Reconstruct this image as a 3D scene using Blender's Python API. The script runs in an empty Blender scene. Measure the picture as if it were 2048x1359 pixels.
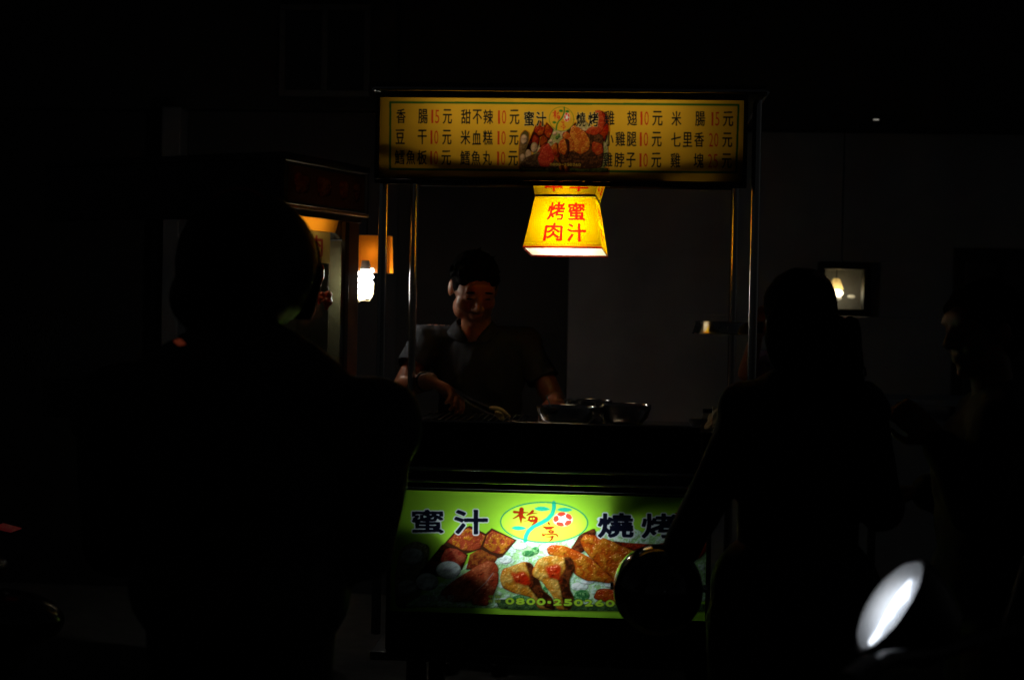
import bpy, math, random
import numpy as np
from mathutils import Vector, Matrix, noise as mnoise

random.seed(7)
RNG = np.random.default_rng(11)
SC = bpy.context.scene
COL = SC.collection
GZ = -0.13                                   # level of the street

# ------------------------------------------------------------------ camera
def look_basis(yaw, pitch, roll):
    F = Vector((-math.sin(yaw) * math.cos(pitch), math.cos(yaw) * math.cos(pitch), math.sin(pitch)))
    R = F.cross(Vector((0, 0, 1))).normalized(); U = R.cross(F)
    R2 = R * math.cos(roll) + U * math.sin(roll)
    U2 = -R * math.sin(roll) + U * math.cos(roll)
    return Matrix((R2, U2, -F)).transposed()
cam_data = bpy.data.cameras.new('camera')
cam = bpy.data.objects.new('camera', cam_data); COL.objects.link(cam)
cam.matrix_world = Matrix.Translation((.1303, -4.5372, 1.3598)) @ look_basis(.0656, -.0147, .0191).to_4x4()
cam_data.sensor_width = 36; cam_data.lens = 36 * 2880 / 2048
cam_data.clip_start = .05; cam_data.clip_end = 200
cam_data.dof.use_dof = True; cam_data.dof.focus_distance = 4.5
cam_data.dof.aperture_fstop = 2.6; cam_data.dof.aperture_blades = 7
SC.camera = cam

# ------------------------------------------------------------------ night sky, exposure
world = bpy.data.worlds.new("World"); SC.world = world; world.use_nodes = True
wn = world.node_tree.nodes; wl = world.node_tree.links
sky = wn.new('ShaderNodeTexSky'); sky.sky_type = 'NISHITA'; sky.sun_disc = False
sky.sun_elevation = math.radians(25); sky.sun_rotation = math.radians(60)
hs = wn.new('ShaderNodeHueSaturation'); hs.inputs['Saturation'].default_value = .25
wl.new(sky.outputs[0], hs.inputs['Color']); wl.new(hs.outputs[0], wn['Background'].inputs[0])
wn['Background'].inputs[1].default_value = 0.00078
SC.view_settings.view_transform = 'Standard'; SC.view_settings.look = 'None'
SC.view_settings.exposure = 0; SC.view_settings.gamma = 1
SC.view_settings.use_curve_mapping = False
SC.render.engine = 'CYCLES'
cy = SC.cycles
cy.use_denoising = True
try: cy.denoiser = 'OPENIMAGEDENOISE'
except Exception: pass
cy.max_bounces = 8; cy.diffuse_bounces = 4; cy.transmission_bounces = 8; cy.transparent_max_bounces = 12
cy.sample_clamp_indirect = 4; cy.use_light_tree = True

# ------------------------------------------------------------------ material helpers
MATS = {}
def new_mat(name):
    m = bpy.data.materials.new(name); m.use_nodes = True
    nt = m.node_tree; return m, nt, nt.nodes['Principled BSDF']
def mat(name, col, rough=.6, metal=0, var=.25, scale=20, bump=.1, bscale=None, coat=0, stretch=None, sss=0, spec=.5):
    """principled surface with procedural colour variation, uneven gloss and fine relief"""
    if name in MATS: return MATS[name]
    m, nt, p = new_mat(name); N = nt.nodes; L = nt.links
    tc = N.new('ShaderNodeTexCoord'); mp = N.new('ShaderNodeMapping')
    L.new(tc.outputs['Object'], mp.inputs['Vector'])
    if stretch: mp.inputs['Scale'].default_value = stretch
    n1 = N.new('ShaderNodeTexNoise'); n1.inputs['Scale'].default_value = scale; n1.inputs['Detail'].default_value = 6
    L.new(mp.outputs[0], n1.inputs['Vector'])
    r = N.new('ShaderNodeValToRGB')
    r.color_ramp.elements[0].position = .3; r.color_ramp.elements[1].position = .7
    r.color_ramp.elements[0].color = (*[c * (1 - var) for c in col], 1)
    r.color_ramp.elements[1].color = (*[min(1, c * (1 + var)) for c in col], 1)
    L.new(n1.outputs['Fac'], r.inputs['Fac']); L.new(r.outputs[0], p.inputs['Base Color'])
    mr = N.new('ShaderNodeMapRange'); mr.inputs['To Min'].default_value = max(.02, rough * .8); mr.inputs['To Max'].default_value = min(1, rough * 1.25)
    L.new(n1.outputs['Fac'], mr.inputs['Value']); L.new(mr.outputs[0], p.inputs['Roughness'])
    p.inputs['Metallic'].default_value = metal; p.inputs['Coat Weight'].default_value = coat
    p.inputs['Specular IOR Level'].default_value = spec
    if sss:
        p.inputs['Subsurface Weight'].default_value = sss; p.inputs['Subsurface Radius'].default_value = (.012, .004, .002)
        p.inputs['Subsurface Scale'].default_value = 1
    if bump:
        n2 = N.new('ShaderNodeTexNoise'); n2.inputs['Scale'].default_value = bscale or scale * 6; n2.inputs['Detail'].default_value = 4
        L.new(mp.outputs[0], n2.inputs['Vector'])
        b = N.new('ShaderNodeBump'); b.inputs['Strength'].default_value = bump; b.inputs['Distance'].default_value = .002
        L.new(n2.outputs['Fac'], b.inputs['Height']); L.new(b.outputs[0], p.inputs['Normal'])
    MATS[name] = m; return m
def emit(name, col, s):
    if name in MATS: return MATS[name]
    m, nt, p = new_mat(name)
    p.inputs['Base Color'].default_value = (.8, .8, .8, 1)
    p.inputs['Emission Color'].default_value = (*col, 1); p.inputs['Emission Strength'].default_value = s
    MATS[name] = m; return m
def glass(name, tint=(.95, .95, .95), rough=.0):
    """thin pane: mostly clear with a mirror-like reflection"""
    if name in MATS: return MATS[name]
    m, nt, p = new_mat(name); N = nt.nodes; L = nt.links
    tr = N.new('ShaderNodeBsdfTransparent'); tr.inputs[0].default_value = (*tint, 1)
    gl = N.new('ShaderNodeBsdfGlossy'); gl.inputs['Roughness'].default_value = max(rough, .02)
    fr = N.new('ShaderNodeFresnel'); fr.inputs['IOR'].default_value = 1.45
    mx = N.new('ShaderNodeMixShader')
    ge = N.new('ShaderNodeNewGeometry'); iv = N.new('ShaderNodeMath'); iv.operation = 'SUBTRACT'; iv.inputs[0].default_value = 1; L.new(ge.outputs['Backfacing'], iv.inputs[1])
    mu = N.new('ShaderNodeMath'); mu.operation = 'MULTIPLY'; L.new(fr.outputs[0], mu.inputs[0]); L.new(iv.outputs[0], mu.inputs[1])
    L.new(mu.outputs[0], mx.inputs[0]); L.new(tr.outputs[0], mx.inputs[1]); L.new(gl.outputs[0], mx.inputs[2])
    L.new(mx.outputs[0], N['Material Output'].inputs['Surface'])
    MATS[name] = m; return m
def lightbox(name, color=(1, 1, 1), image=None, tw=.85, rough=.25):
    """printed acrylic sheet that lets the lamp behind it shine through"""
    m, nt, p = new_mat(name); N = nt.nodes; L = nt.links
    tl = N.new('ShaderNodeBsdfTranslucent'); df = N.new('ShaderNodeBsdfDiffuse')
    gl = N.new('ShaderNodeBsdfGlossy'); gl.inputs['Roughness'].default_value = rough
    m1 = N.new('ShaderNodeMixShader'); m1.inputs[0].default_value = 1 - tw
    m2 = N.new('ShaderNodeMixShader'); m2.inputs[0].default_value = .03
    L.new(tl.outputs[0], m1.inputs[1]); L.new(df.outputs[0], m1.inputs[2])
    L.new(m1.outputs[0], m2.inputs[1]); L.new(gl.outputs[0], m2.inputs[2])
    L.new(m2.outputs[0], N['Material Output'].inputs['Surface'])
    if image:
        t = N.new('ShaderNodeTexImage'); t.image = image; t.extension = 'EXTEND'
        n1 = N.new('ShaderNodeTexNoise'); n1.inputs['Scale'].default_value = 9; n1.inputs['Detail'].default_value = 8
        tc = N.new('ShaderNodeTexCoord'); L.new(tc.outputs['Object'], n1.inputs['Vector'])
        mr = N.new('ShaderNodeMapRange'); mr.inputs['To Min'].default_value = .82; mr.inputs['To Max'].default_value = 1.1
        L.new(n1.outputs['Fac'], mr.inputs['Value'])
        mx = N.new('ShaderNodeVectorMath'); mx.operation = 'MULTIPLY'
        L.new(t.outputs['Color'], mx.inputs[0]); L.new(mr.outputs[0], mx.inputs[1])
        L.new(mx.outputs[0], tl.inputs['Color']); L.new(mx.outputs[0], df.inputs['Color'])
    else:
        tl.inputs['Color'].default_value = (*color, 1); df.inputs['Color'].default_value = (*color, 1)
    MATS[name] = m; return m

steel = mat('stainless_steel', (.55, .55, .56), .2, 1, .12, 14, .04, 300, stretch=(1, 1, .2))
chrome = mat('chrome_tube', (.66, .66, .66), .2, 1, .08, 10, .015, 200)
bowlsteel = mat('spun_steel', (.6, .6, .6), .17, 1, .1, 25, .02, 200)
darksteel = mat('dark_steel', (.05, .05, .055), .45, .6, .3, 12, .08)
blackpaint = mat('black_paint', (.012, .012, .013), .4, 0, .3, 20, .05)
rubber = mat('black_rubber', (.012, .012, .012), .8)
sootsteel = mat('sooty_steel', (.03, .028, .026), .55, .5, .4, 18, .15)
brownwood = mat('brown_paint', (.10, .045, .018), .5, 0, .3, 15, .1)
warm_paint = mat('cream_paint', (.5, .42, .3), .5, 0, .15, 15, .05)
white_paint = mat('white_inner', (.75, .75, .74), .6, 0, .05, 15, .02)

# ------------------------------------------------------------------ mesh helpers
class MB:
    def __init__(s): s.v = []; s.f = []
    def add(s, v, f):
        o = len(s.v); s.v += [tuple(p) for p in v]; s.f += [tuple(i + o for i in q) for q in f]; return s
    def box(s, x0, x1, y0, y1, z0, z1):
        v = [(x, y, z) for z in (z0, z1) for y in (y0, y1) for x in (x0, x1)]
        return s.add(v, [(0, 2, 3, 1), (4, 5, 7, 6), (0, 1, 5, 4), (2, 6, 7, 3), (0, 4, 6, 2), (1, 3, 7, 5)])
    def hexa(s, v):      # 8 corners: bottom 4 anticlockwise, top 4
        return s.add(v, [(3, 2, 1, 0), (4, 5, 6, 7), (0, 1, 5, 4), (1, 2, 6, 5), (2, 3, 7, 6), (3, 0, 4, 7)])
    def tube(s, pts, r, n=12, closed=False):
        pts = [Vector(p) for p in pts]; rs = r if isinstance(r, (list, tuple)) else [r] * len(pts)
        rings = []; up = None
        for i, p in enumerate(pts):
            d = (pts[min(i + 1, len(pts) - 1)] - pts[max(i - 1, 0)]).normalized()
            if up is None: up = d.orthogonal().normalized()
            up = (up - d * up.dot(d)).normalized(); sd = d.cross(up)
            rings.append([p + (up * math.cos(a) + sd * math.sin(a)) * rs[i] for a in [2 * math.pi * k / n for k in range(n)]])
        v = [q for rg in rings for q in rg]; f = []
        for i in range(len(pts) - 1):
            for k in range(n):
                a = i * n + k; b = i * n + (k + 1) % n; f.append((a, b, b + n, a + n))
        f.append(tuple(range(n - 1, -1, -1))); f.append(tuple((len(pts) - 1) * n + k for k in range(n)))
        return s.add(v, f)
    def lathe(s, prof, c=(0, 0, 0), n=40):   # (r, z) list, closed profile loops stay open at the axis
        v = []; f = []
        for r, z in prof:
            for k in range(n):
                a = 2 * math.pi * k / n; v.append((c[0] + r * math.cos(a), c[1] + r * math.sin(a), c[2] + z))
        for i in range(len(prof) - 1):
            for k in range(n):
                a = i * n + k; b = i * n + (k + 1) % n; f.append((a, b, b + n, a + n))
        return s.add(v, f)
    def ell(s, c, r, rot=None, nu=20, nv=12):
        c = Vector(c); v = []; f = []
        for i in range(nv + 1):
            t = math.pi * i / nv
            for k in range(nu):
                a = 2 * math.pi * k / nu
                p = Vector((r[0] * math.sin(t) * math.cos(a), r[1] * math.sin(t) * math.sin(a), r[2] * math.cos(t)))
                if rot is not None: p = rot @ p
                v.append(c + p)
        for i in range(nv):
            for k in range(nu):
                a = i * nu + k; b = i * nu + (k + 1) % nu; f.append((a, a + nu, b + nu, b))
        return s.add(v, f)
    def cone(s, p0, r0, p1, r1, n=14):
        """tapered limb with round ends"""
        p0 = Vector(p0); p1 = Vector(p1); d = (p1 - p0).normalized(); pts = []; rs = []
        for k in range(5):
            a = math.pi / 2 * (1 - k / 4); pts.append(p0 - d * r0 * math.sin(a)); rs.append(max(1e-4, r0 * math.cos(a)))
        for k in range(5):
            a = math.pi / 2 * k / 4; pts.append(p1 + d * r1 * math.sin(a)); rs.append(max(1e-4, r1 * math.cos(a)))
        up = d.orthogonal().normalized(); sd = d.cross(up); v = []; f = []
        for p, r in zip(pts, rs):
            v += [p + (up * math.cos(2 * math.pi * k / n) + sd * math.sin(2 * math.pi * k / n)) * r for k in range(n)]
        for i in range(len(pts) - 1):
            for k in range(n):
                a = i * n + k; b = i * n + (k + 1) % n; f.append((a, b, b + n, a + n))
        f.append(tuple(range(n - 1, -1, -1))); f.append(tuple((len(pts) - 1) * n + k for k in range(n)))
        return s.add(v, f)
    def build(s, name, m, parent=None, smooth=False, bevel=0, world=True, label=None, uv=None):
        off = Vector((0, 0, 0)); inv = None
        if parent is not None and world:
            inv = chain_matrix(parent).inverted()
        me = bpy.data.meshes.new(name)
        vs = s.v if inv is None else [tuple(inv @ Vector(p)) for p in s.v]
        me.from_pydata(vs, [], s.f); me.update()
        if smooth:
            me.polygons.foreach_set('use_smooth', [True] * len(me.polygons))
            try: me.set_sharp_from_angle(angle=math.radians(50))
            except Exception: pass
        if m: me.materials.append(m)
        if uv:
            l = me.uv_layers.new(name='UVMap')
            for i, q in enumerate(uv): l.data[i].uv = q
        o = bpy.data.objects.new(name, me); COL.objects.link(o)
        if parent is not None: o.parent = parent
        if bevel:
            b = o.modifiers.new('bevel', 'BEVEL'); b.width = bevel; b.segments = 2; b.limit_method = 'ANGLE'
        if label: o['label'] = label
        return o
def chain_matrix(o):
    M = Matrix.LocRotScale(o.location, o.rotation_euler, o.scale)
    return chain_matrix(o.parent) @ M if o.parent else M
def thing(name, label, cat, loc=(0, 0, 0), rz=0, group=None):
    o = bpy.data.objects.new(name, None); COL.objects.link(o); o.empty_display_size = .1
    o.location = loc; o.rotation_euler = (0, 0, rz); return tag(o, label, cat, group)
def tag(o, label=None, cat=None, group=None, kind=None):
    if label: o['label'] = label
    if cat: o['category'] = cat
    if group: o['group'] = group
    if kind: o['kind'] = kind
    return o

# ------------------------------------------------------------------ printed graphics (drawn here, pixel by pixel, in memory)
def fnoise(h, w, cell, seed=0, octv=3):
    r = np.random.default_rng(seed); out = np.zeros((h, w)); amp = 1; tot = 0
    for o in range(octv):
        c = max(1.0, cell / 2 ** o); gh, gw = int(h / c) + 3, int(w / c) + 3
        g = r.random((gh, gw)); y = np.arange(h) / c; x = np.arange(w) / c
        yi = y.astype(int); xi = x.astype(int); fy = (y - yi)[:, None]; fx = (x - xi)[None, :]
        fy = fy * fy * (3 - 2 * fy); fx = fx * fx * (3 - 2 * fx)
        a = g[yi][:, xi]; b = g[yi][:, xi + 1]; c2 = g[yi + 1][:, xi]; d = g[yi + 1][:, xi + 1]
        out += amp * ((a * (1 - fx) + b * fx) * (1 - fy) + (c2 * (1 - fx) + d * fx) * fy); tot += amp; amp *= .55
    return out / tot
def blur(a, r):
    r = int(max(1, r))
    for _ in range(2):
        for ax in (0, 1):
            p = np.pad(a, [(r + 1, r) if i == ax else (0, 0) for i in range(2)], mode='edge')
            c = np.cumsum(p, axis=ax); n = a.shape[ax]
            a = (c.take(range(2 * r + 1, 2 * r + 1 + n), axis=ax) - c.take(range(0, n), axis=ax)) / (2 * r + 1)
    return a
GLYPHS = {}
def glyph(ch):
    if ch in GLYPHS: return GLYPHS[ch]
    c = bpy.data.curves.new('glyph', 'FONT'); c.body = ch; c.resolution_u = 4
    o = bpy.data.objects.new('glyph', c); COL.objects.link(o)
    bpy.context.view_layer.update()
    ev = o.evaluated_get(bpy.context.evaluated_depsgraph_get()); me = ev.to_mesh(); me.calc_loop_triangles()
    v = np.array([x.co[:2] for x in me.vertices]); t = np.array([x.vertices[:] for x in me.loop_triangles])
    ev.to_mesh_clear(); bpy.data.objects.remove(o); bpy.data.curves.remove(c)
    v = (v - v.min(0)) / np.maximum(v.max(0) - v.min(0), 1e-6)
    GLYPHS[ch] = (v, t); return GLYPHS[ch]
class Print:
    """a flat printed sheet; drawing units are converted to pixels with an affine map"""
    def __init__(s, w, h, M, bg):
        s.w, s.h = w, h; s.M = np.array(M, float); s.a = np.ones((h, w, 3)) * np.array(bg); s.sc = math.sqrt(abs(np.linalg.det(s.M[:, :2])))
    def px(s, pts):
        p = np.array(pts, float); return np.c_[p, np.ones(len(p))] @ s.M.T
    def fill(s, P, mask=None):     # polygon (pixel units) -> boolean mask, even-odd
        m = np.zeros((s.h, s.w), bool)
        x0 = int(max(0, math.floor(P[:, 0].min()))); x1 = int(min(s.w, math.ceil(P[:, 0].max()) + 1))
        y0 = int(max(0, math.floor(P[:, 1].min()))); y1 = int(min(s.h, math.ceil(P[:, 1].max()) + 1))
        if x1 <= x0 or y1 <= y0: return m
        X, Y = np.meshgrid(np.arange(x0, x1) + .5, np.arange(y0, y1) + .5); ins = np.zeros(X.shape, bool)
        for (ax, ay), (bx, by) in zip(P, np.roll(P, -1, 0)):
            if ay == by: continue
            c = ((ay > Y) != (by > Y)) & (X < (bx - ax) * (Y - ay) / (by - ay) + ax); ins ^= c
        m[y0:y1, x0:x1] = ins; return m
    def poly(s, pts): return s.fill(s.px(smooth_poly(pts)))
    def hard(s, pts): return s.fill(s.px(pts))
    def ellipse(s, cx, cy, rx, ry, ang=0):
        t = np.linspace(0, 2 * math.pi, 60, endpoint=False); c, q = math.cos(ang), math.sin(ang)
        return s.hard([(cx + rx * math.cos(a) * c - ry * math.sin(a) * q, cy + rx * math.cos(a) * q + ry * math.sin(a) * c) for a in t])
    def stroke(s, pts, w):         # polyline with round ends; w = width or list of widths
        P = s.px(pts); W = (np.array(w if hasattr(w, '__len__') else [w] * len(P), float)) * s.sc / 2
        m = np.zeros((s.h, s.w), bool); q = W.max() + 2
        x0 = int(max(0, P[:, 0].min() - q)); x1 = int(min(s.w, P[:, 0].max() + q + 1)); y0 = int(max(0, P[:, 1].min() - q)); y1 = int(min(s.h, P[:, 1].max() + q + 1))
        if x1 <= x0 or y1 <= y0: return m
        X, Y = np.meshgrid(np.arange(x0, x1) + .5, np.arange(y0, y1) + .5); hit = np.zeros(X.shape, bool)
        for i in range(len(P) - 1):
            a, b = P[i], P[i + 1]; d = b - a; L = max(1e-9, d @ d)
            t = np.clip(((X - a[0]) * d[0] + (Y - a[1]) * d[1]) / L, 0, 1)
            hit |= (X - a[0] - t * d[0]) ** 2 + (Y - a[1] - t * d[1]) ** 2 <= (W[i] * (1 - t) + W[i + 1] * t) ** 2
        m[y0:y1, x0:x1] = hit; return m
    def text(s, ch, x0, x1, y0, y1, fat=0):
        v, t = glyph(ch); m = np.zeros((s.h, s.w), bool)
        P = s.px(np.c_[x0 + v[:, 0] * (x1 - x0), y1 - v[:, 1] * (y1 - y0)])
        for tri in t:
            a, b, c = P[tri]
            X0 = max(0, int(min(a[0], b[0], c[0]) - .5)); X1 = min(s.w, int(max(a[0], b[0], c[0]) + 1.5)); Y0 = max(0, int(min(a[1], b[1], c[1]) - .5)); Y1 = min(s.h, int(max(a[1], b[1], c[1]) + 1.5))
            if X1 <= X0 or Y1 <= Y0: continue
            X, Y = np.meshgrid(np.arange(X0, X1) + .5, np.arange(Y0, Y1) + .5)
            d1 = (X - b[0]) * (a[1] - b[1]) - (a[0] - b[0]) * (Y - b[1]); d2 = (X - c[0]) * (b[1] - c[1]) - (b[0] - c[0]) * (Y - c[1]); d3 = (X - a[0]) * (c[1] - a[1]) - (c[0] - a[0]) * (Y - a[1])
            m[Y0:Y1, X0:X1] |= ~(((d1 < 0) | (d2 < 0) | (d3 < 0)) & ((d1 > 0) | (d2 > 0) | (d3 > 0)))
        return grow(m, fat * s.sc) if fat else m
    def put(s, m, col, soft=1.0, alpha=1):
        ys, xs = np.where(m)
        if len(ys) == 0: return
        q = int(soft * 3 + 3); y0, y1 = max(0, ys.min() - q), min(s.h, ys.max() + q + 1); x0, x1 = max(0, xs.min() - q), min(s.w, xs.max() + q + 1)
        m = m[y0:y1, x0:x1]; a = blur(m.astype(float), soft)[..., None] * alpha if soft else m[..., None] * alpha
        s.a[y0:y1, x0:x1] = s.a[y0:y1, x0:x1] * (1 - a) + np.array(col) * a
    def put_all(s, m, col, soft=1.0, alpha=1):
        a = blur(m.astype(float), soft)[..., None] * alpha if soft else m[..., None] * alpha
        s.a = s.a * (1 - a) + np.array(col) * a
    def food(s, m, edge, mid, hi, seed=0, r=8, cell=10, spec=.0, dark=None, soft=1):
        """photographic looking piece of food inside mask m"""
        ys, xs = np.where(m)
        if len(ys) == 0: return
        qq = int(soft * 3 + 2); y0, y1, x0, x1 = max(0, ys.min() - qq), min(s.h, ys.max() + 1 + qq), max(0, xs.min() - qq), min(s.w, xs.max() + 1 + qq)
        mm = m[y0:y1, x0:x1].astype(float); h, w = mm.shape; R = max(1, r * s.sc)
        d = np.clip((blur(np.pad(mm, 2), R)[2:-2, 2:-2] - .35) / .65, 0, 1)[..., None]
        n = fnoise(h, w, cell * s.sc, seed)[..., None]; n2 = fnoise(h, w, max(2, cell * s.sc * .3), seed + 1)[..., None]
        e, c, q = np.array(edge), np.array(mid), np.array(hi)
        k1 = np.clip(d * 2.0 + (n - .5) * 1.6, 0, 1); k2 = np.clip((n - .50) * 4 + (n2 - .5) * 1.2 + .35, 0, 1) * np.clip(d * 1.3, 0, 1)
        o = e * (1 - k1) + c * k1; o = o * (1 - k2) + q * k2
        cl = cell * s.sc
        H = 1.3 * R * np.sqrt(np.clip(d[..., 0], 0, 1)) + cl * .55 * n[..., 0] + cl * .16 * n2[..., 0]
        H = blur(np.pad(H, 3, mode='edge'), 1)[3:-3, 3:-3]
        gy, gx = np.gradient(H); iv = 1 / np.sqrt(gx * gx + gy * gy + 1)
        lam = np.clip((-gx * -.38 + -gy * -.58 + .72) * iv, 0, 1)[..., None]
        o = o * (.22 + 1.05 * lam)
        if spec:
            hl = np.clip((gx * .22 + gy * .36 + .905) * iv, 0, 1)[..., None] ** 70 * np.clip((n2 - .42) * 5, 0, 1)
            o = o + np.array((.95, .90, .75)) * hl * min(1, spec * 2.2) * (d > .15)
        o = o * np.array(getattr(s, 'tint', (1, 1, 1)))
        al = blur(np.pad(mm, 2), soft)[2:-2, 2:-2][..., None]
        s.a[y0:y1, x0:x1] = s.a[y0:y1, x0:x1] * (1 - al) + o * al
    def image(s, name):
        img = bpy.data.images.new(name, s.w, s.h, alpha=False)
        c = np.clip(s.a, 0, 1); c = np.where(c < .0031308, c * 12.92, 1.055 * c ** (1 / 2.4) - .055)
        buf = np.ones((s.h, s.w, 4), np.float32); buf[..., :3] = c[::-1]
        img.pixels.foreach_set(buf.ravel()); img.update(); img.pack(); return img
def grow(m, r):
    if r <= 0: return m
    out = m.copy(); R = int(math.ceil(r))
    for dy in range(-R, R + 1):
        for dx in range(-R, R + 1):
            if 0 < dx * dx + dy * dy <= r * r + .3:
                sh = np.zeros_like(m)
                sh[max(0, dy):m.shape[0] + min(0, dy), max(0, dx):m.shape[1] + min(0, dx)] = m[max(0, -dy):m.shape[0] + min(0, -dy), max(0, -dx):m.shape[1] + min(0, -dx)]
                out |= sh
    return out
def smooth_poly(pts, k=2):
    p = [tuple(q) for q in pts]
    for _ in range(k):
        o = []
        for a, b in zip(p, p[1:] + p[:1]):
            o.append((a[0] * .86 + b[0] * .14, a[1] * .86 + b[1] * .14)); o.append((a[0] * .14 + b[0] * .86, a[1] * .14 + b[1] * .86))
        p = o
    return p
def affine(ax, az, X0, X1, Z0, Z1, w, h):
    """layout units -> sheet metres (ax, az) -> pixels"""
    sx = w / (X1 - X0); sz = h / (Z1 - Z0)
    return [[ax[0] * sx, ax[1] * sx, (ax[2] - X0) * sx], [-az[0] * sz, -az[1] * sz, (Z1 - az[2]) * sz]]

ORG = (.56, .13, .010); GOLD = (.68, .34, .035); RED = (.55, .05, .015); DRED = (.28, .03, .012); BRN = (.10, .025, .012); BLK = (.018, .012, .01)
PALE = (.72, .74, .62); WHT = (.82, .92, .90)
def food_picture(p, base, T):
    """grilled meat on shredded cabbage; T maps the big sign's layout onto this sheet"""
    q = lambda pts: [T(*a) for a in pts]
    E = lambda cx, cy, rx, ry: p.poly(q([(cx + rx * math.cos(t), cy + ry * math.sin(t)) for t in np.linspace(0, 2 * math.pi, 16, endpoint=False)]))
    def F(pts, *a, **k):
        mk = p.poly(q(pts))
        if k.get('soft', 1) == 1 and a[0] not in ((.20, .45, .14),): p.put(p.poly(q([(x + 2.5, y + 3) for x, y in pts])), (.03, .02, .01), 3, .6)
        p.food(mk, *a, **k)
    # shaded left end: dark leaves and pale mushrooms
    F([(788, 1150), (800, 1095), (830, 1080), (860, 1090), (850, 1150), (830, 1215), (790, 1215)], (.10, .14, .05), (.22, .22, .12), (.45, .42, .28), 31, 8, 12)
    # cabbage bed
    cab = [(985, 1090), (1035, 1072), (1180, 1070), (1235, 1040), (1300, 1070), (1420, 1080), (1420, 1216), (985, 1216), (900, 1214), (800, 1214), (860, 1180)]
    F(cab, (.20, .45, .14), (.42, .74, .32), (.74, .94, .84), 5, 4, 6)
    rr = random.Random(5)
    for k in range(130):
        x = rr.uniform(990, 1300); y = rr.uniform(1078, 1208); c_ = rr.choice([(.80, .97, .95), (.60, .88, .55), (.30, .62, .22), (.45, .80, .50), (.12, .38, .10), (.85, .98, .8)])
        a_ = rr.uniform(0, 3); L_ = rr.uniform(3, 10); w_ = rr.uniform(1.2, 4)
        p.put(p.poly(q([(x + L_ * math.cos(a_ + t) * (1 if i % 2 else .6) - w_ * math.sin(t), y + .8 * L_ * math.sin(a_ + t)) for i, t in enumerate(np.linspace(0, 6.28, 7)[:-1])])), c_, 1, rr.uniform(.35, .8))
    for i, (x, y, rx, ry) in enumerate([(1012, 1118, 14, 9), (1040, 1092, 16, 7), (1085, 1082, 18, 5), (1100, 1092, 12, 8), (1160, 1172, 18, 9), (1175, 1162, 16, 6), (1202, 1038, 8, 5), (1010, 1200, 14, 6), (1222, 1168, 14, 7)]):
        p.food(E(x, y, rx, ry), (.55, .85, .6), WHT, (.97, 1, 1), 60 + i, 3, 6)
    for i, (x, y, rx, ry) in enumerate([(1058, 1106, 13, 7), (1072, 1100, 8, 8), (1165, 1190, 16, 12), (1045, 1198, 22, 10), (1092, 1180, 6, 10), (1150, 1200, 14, 10)]):
        p.food(E(x, y, rx, ry), (.10, .35, .12), (.04, .20, .06), (.25, .55, .2), 80 + i, 3, 5)
    F([(990, 1196), (1100, 1205), (1240, 1208), (1420, 1205), (1420, 1222), (1230, 1221), (1000, 1219)], (.03, .07, .03), (.04, .09, .03), (.1, .2, .06), 9, 4, 8)
    # wings on the right
    p.tint = (.74, .50, .36)
    F([(1340, 1030), (1372, 1016), (1410, 1030), (1425, 1080), (1400, 1118), (1345, 1122), (1300, 1100), (1320, 1085), (1365, 1082), (1372, 1060), (1352, 1048)], BRN, RED, ORG, 41, 7, 12, .15)
    F([(1150, 1085), (1160, 1068), (1190, 1055), (1194, 1066), (1180, 1090), (1165, 1106), (1140, 1100)], BLK, BRN, (.2, .08, .03), 21, 4, 8)
    F([(1094, 1095), (1104, 1088), (1130, 1090), (1159, 1103), (1180, 1113), (1202, 1129), (1226, 1143), (1240, 1160), (1222, 1166), (1193, 1162), (1174, 1161), (1150, 1148), (1140, 1125), (1117, 1112), (1097, 1108)], RED, ORG, GOLD, 22, 6, 11, .4)
    F([(1160, 1082), (1170, 1067), (1195, 1070), (1222, 1080), (1270, 1100), (1310, 1118), (1330, 1150), (1290, 1178), (1250, 1172), (1221, 1152), (1199, 1131), (1175, 1108)], DRED, ORG, GOLD, 23, 7, 12, .45)
    F([(1220, 1080), (1262, 1085), (1320, 1088), (1350, 1120), (1330, 1140), (1275, 1104)], BRN, DRED, RED, 24, 5, 9, .1)
    F([(1186, 1196), (1196, 1176), (1228, 1176), (1300, 1180), (1310, 1206), (1230, 1208)], BRN, RED, ORG, 26, 5, 9, .4)
    # pork slices
    p.put(p.hard(q([(890, 1084), (908, 1064), (940, 1050), (972, 1066), (984, 1055), (1035, 1079), (1006, 1113), (996, 1116), (962, 1098), (930, 1108), (884, 1090)])), (.06, .02, .01), 1)
    p.food(p.hard(q([(894, 1083), (910, 1067), (938, 1054), (972, 1070), (962, 1095), (945, 1101), (927, 1100)])), DRED, (.50, .10, .05), GOLD, 11, 2.5, 8, .3)
    p.food(p.hard(q([(967, 1092), (974, 1070), (985, 1059), (1031, 1080), (1006, 1108), (985, 1104)])), DRED, (.48, .09, .05), GOLD, 12, 2.5, 8, .3)
    p.food(p.hard(q([(884, 1088), (937, 1108), (925, 1138), (905, 1150), (828, 1156)])), BLK, BLK, BRN, 13, 3, 8)
    F([(893, 1094), (915, 1097), (936, 1110), (925, 1134), (900, 1136), (878, 1120)], BRN, (.42, .06, .05), (.65, .2, .12), 14, 5, 12)
    p.food(p.hard(q([(960, 1096), (997, 1114), (991, 1124), (965, 1140), (932, 1138), (940, 1108)])), BLK, (.28, .06, .03), (.5, .2, .05), 15, 3, 10)
    # eggs
    p.tint = (1, 1, 1)
    for i, (x, y, rx, ry) in enumerate([(824, 1112, 24, 17), (814, 1174, 20, 15), (854, 1163, 23, 18), (897, 1139, 25.5, 18)]):
        p.food(E(x, y, rx, ry), (.35, .42, .36), (.66, .74, .68), (.78, .85, .86), 50 + i, 4, 30)
    # sausages
    p.tint = (.92, .75, .6)
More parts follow.
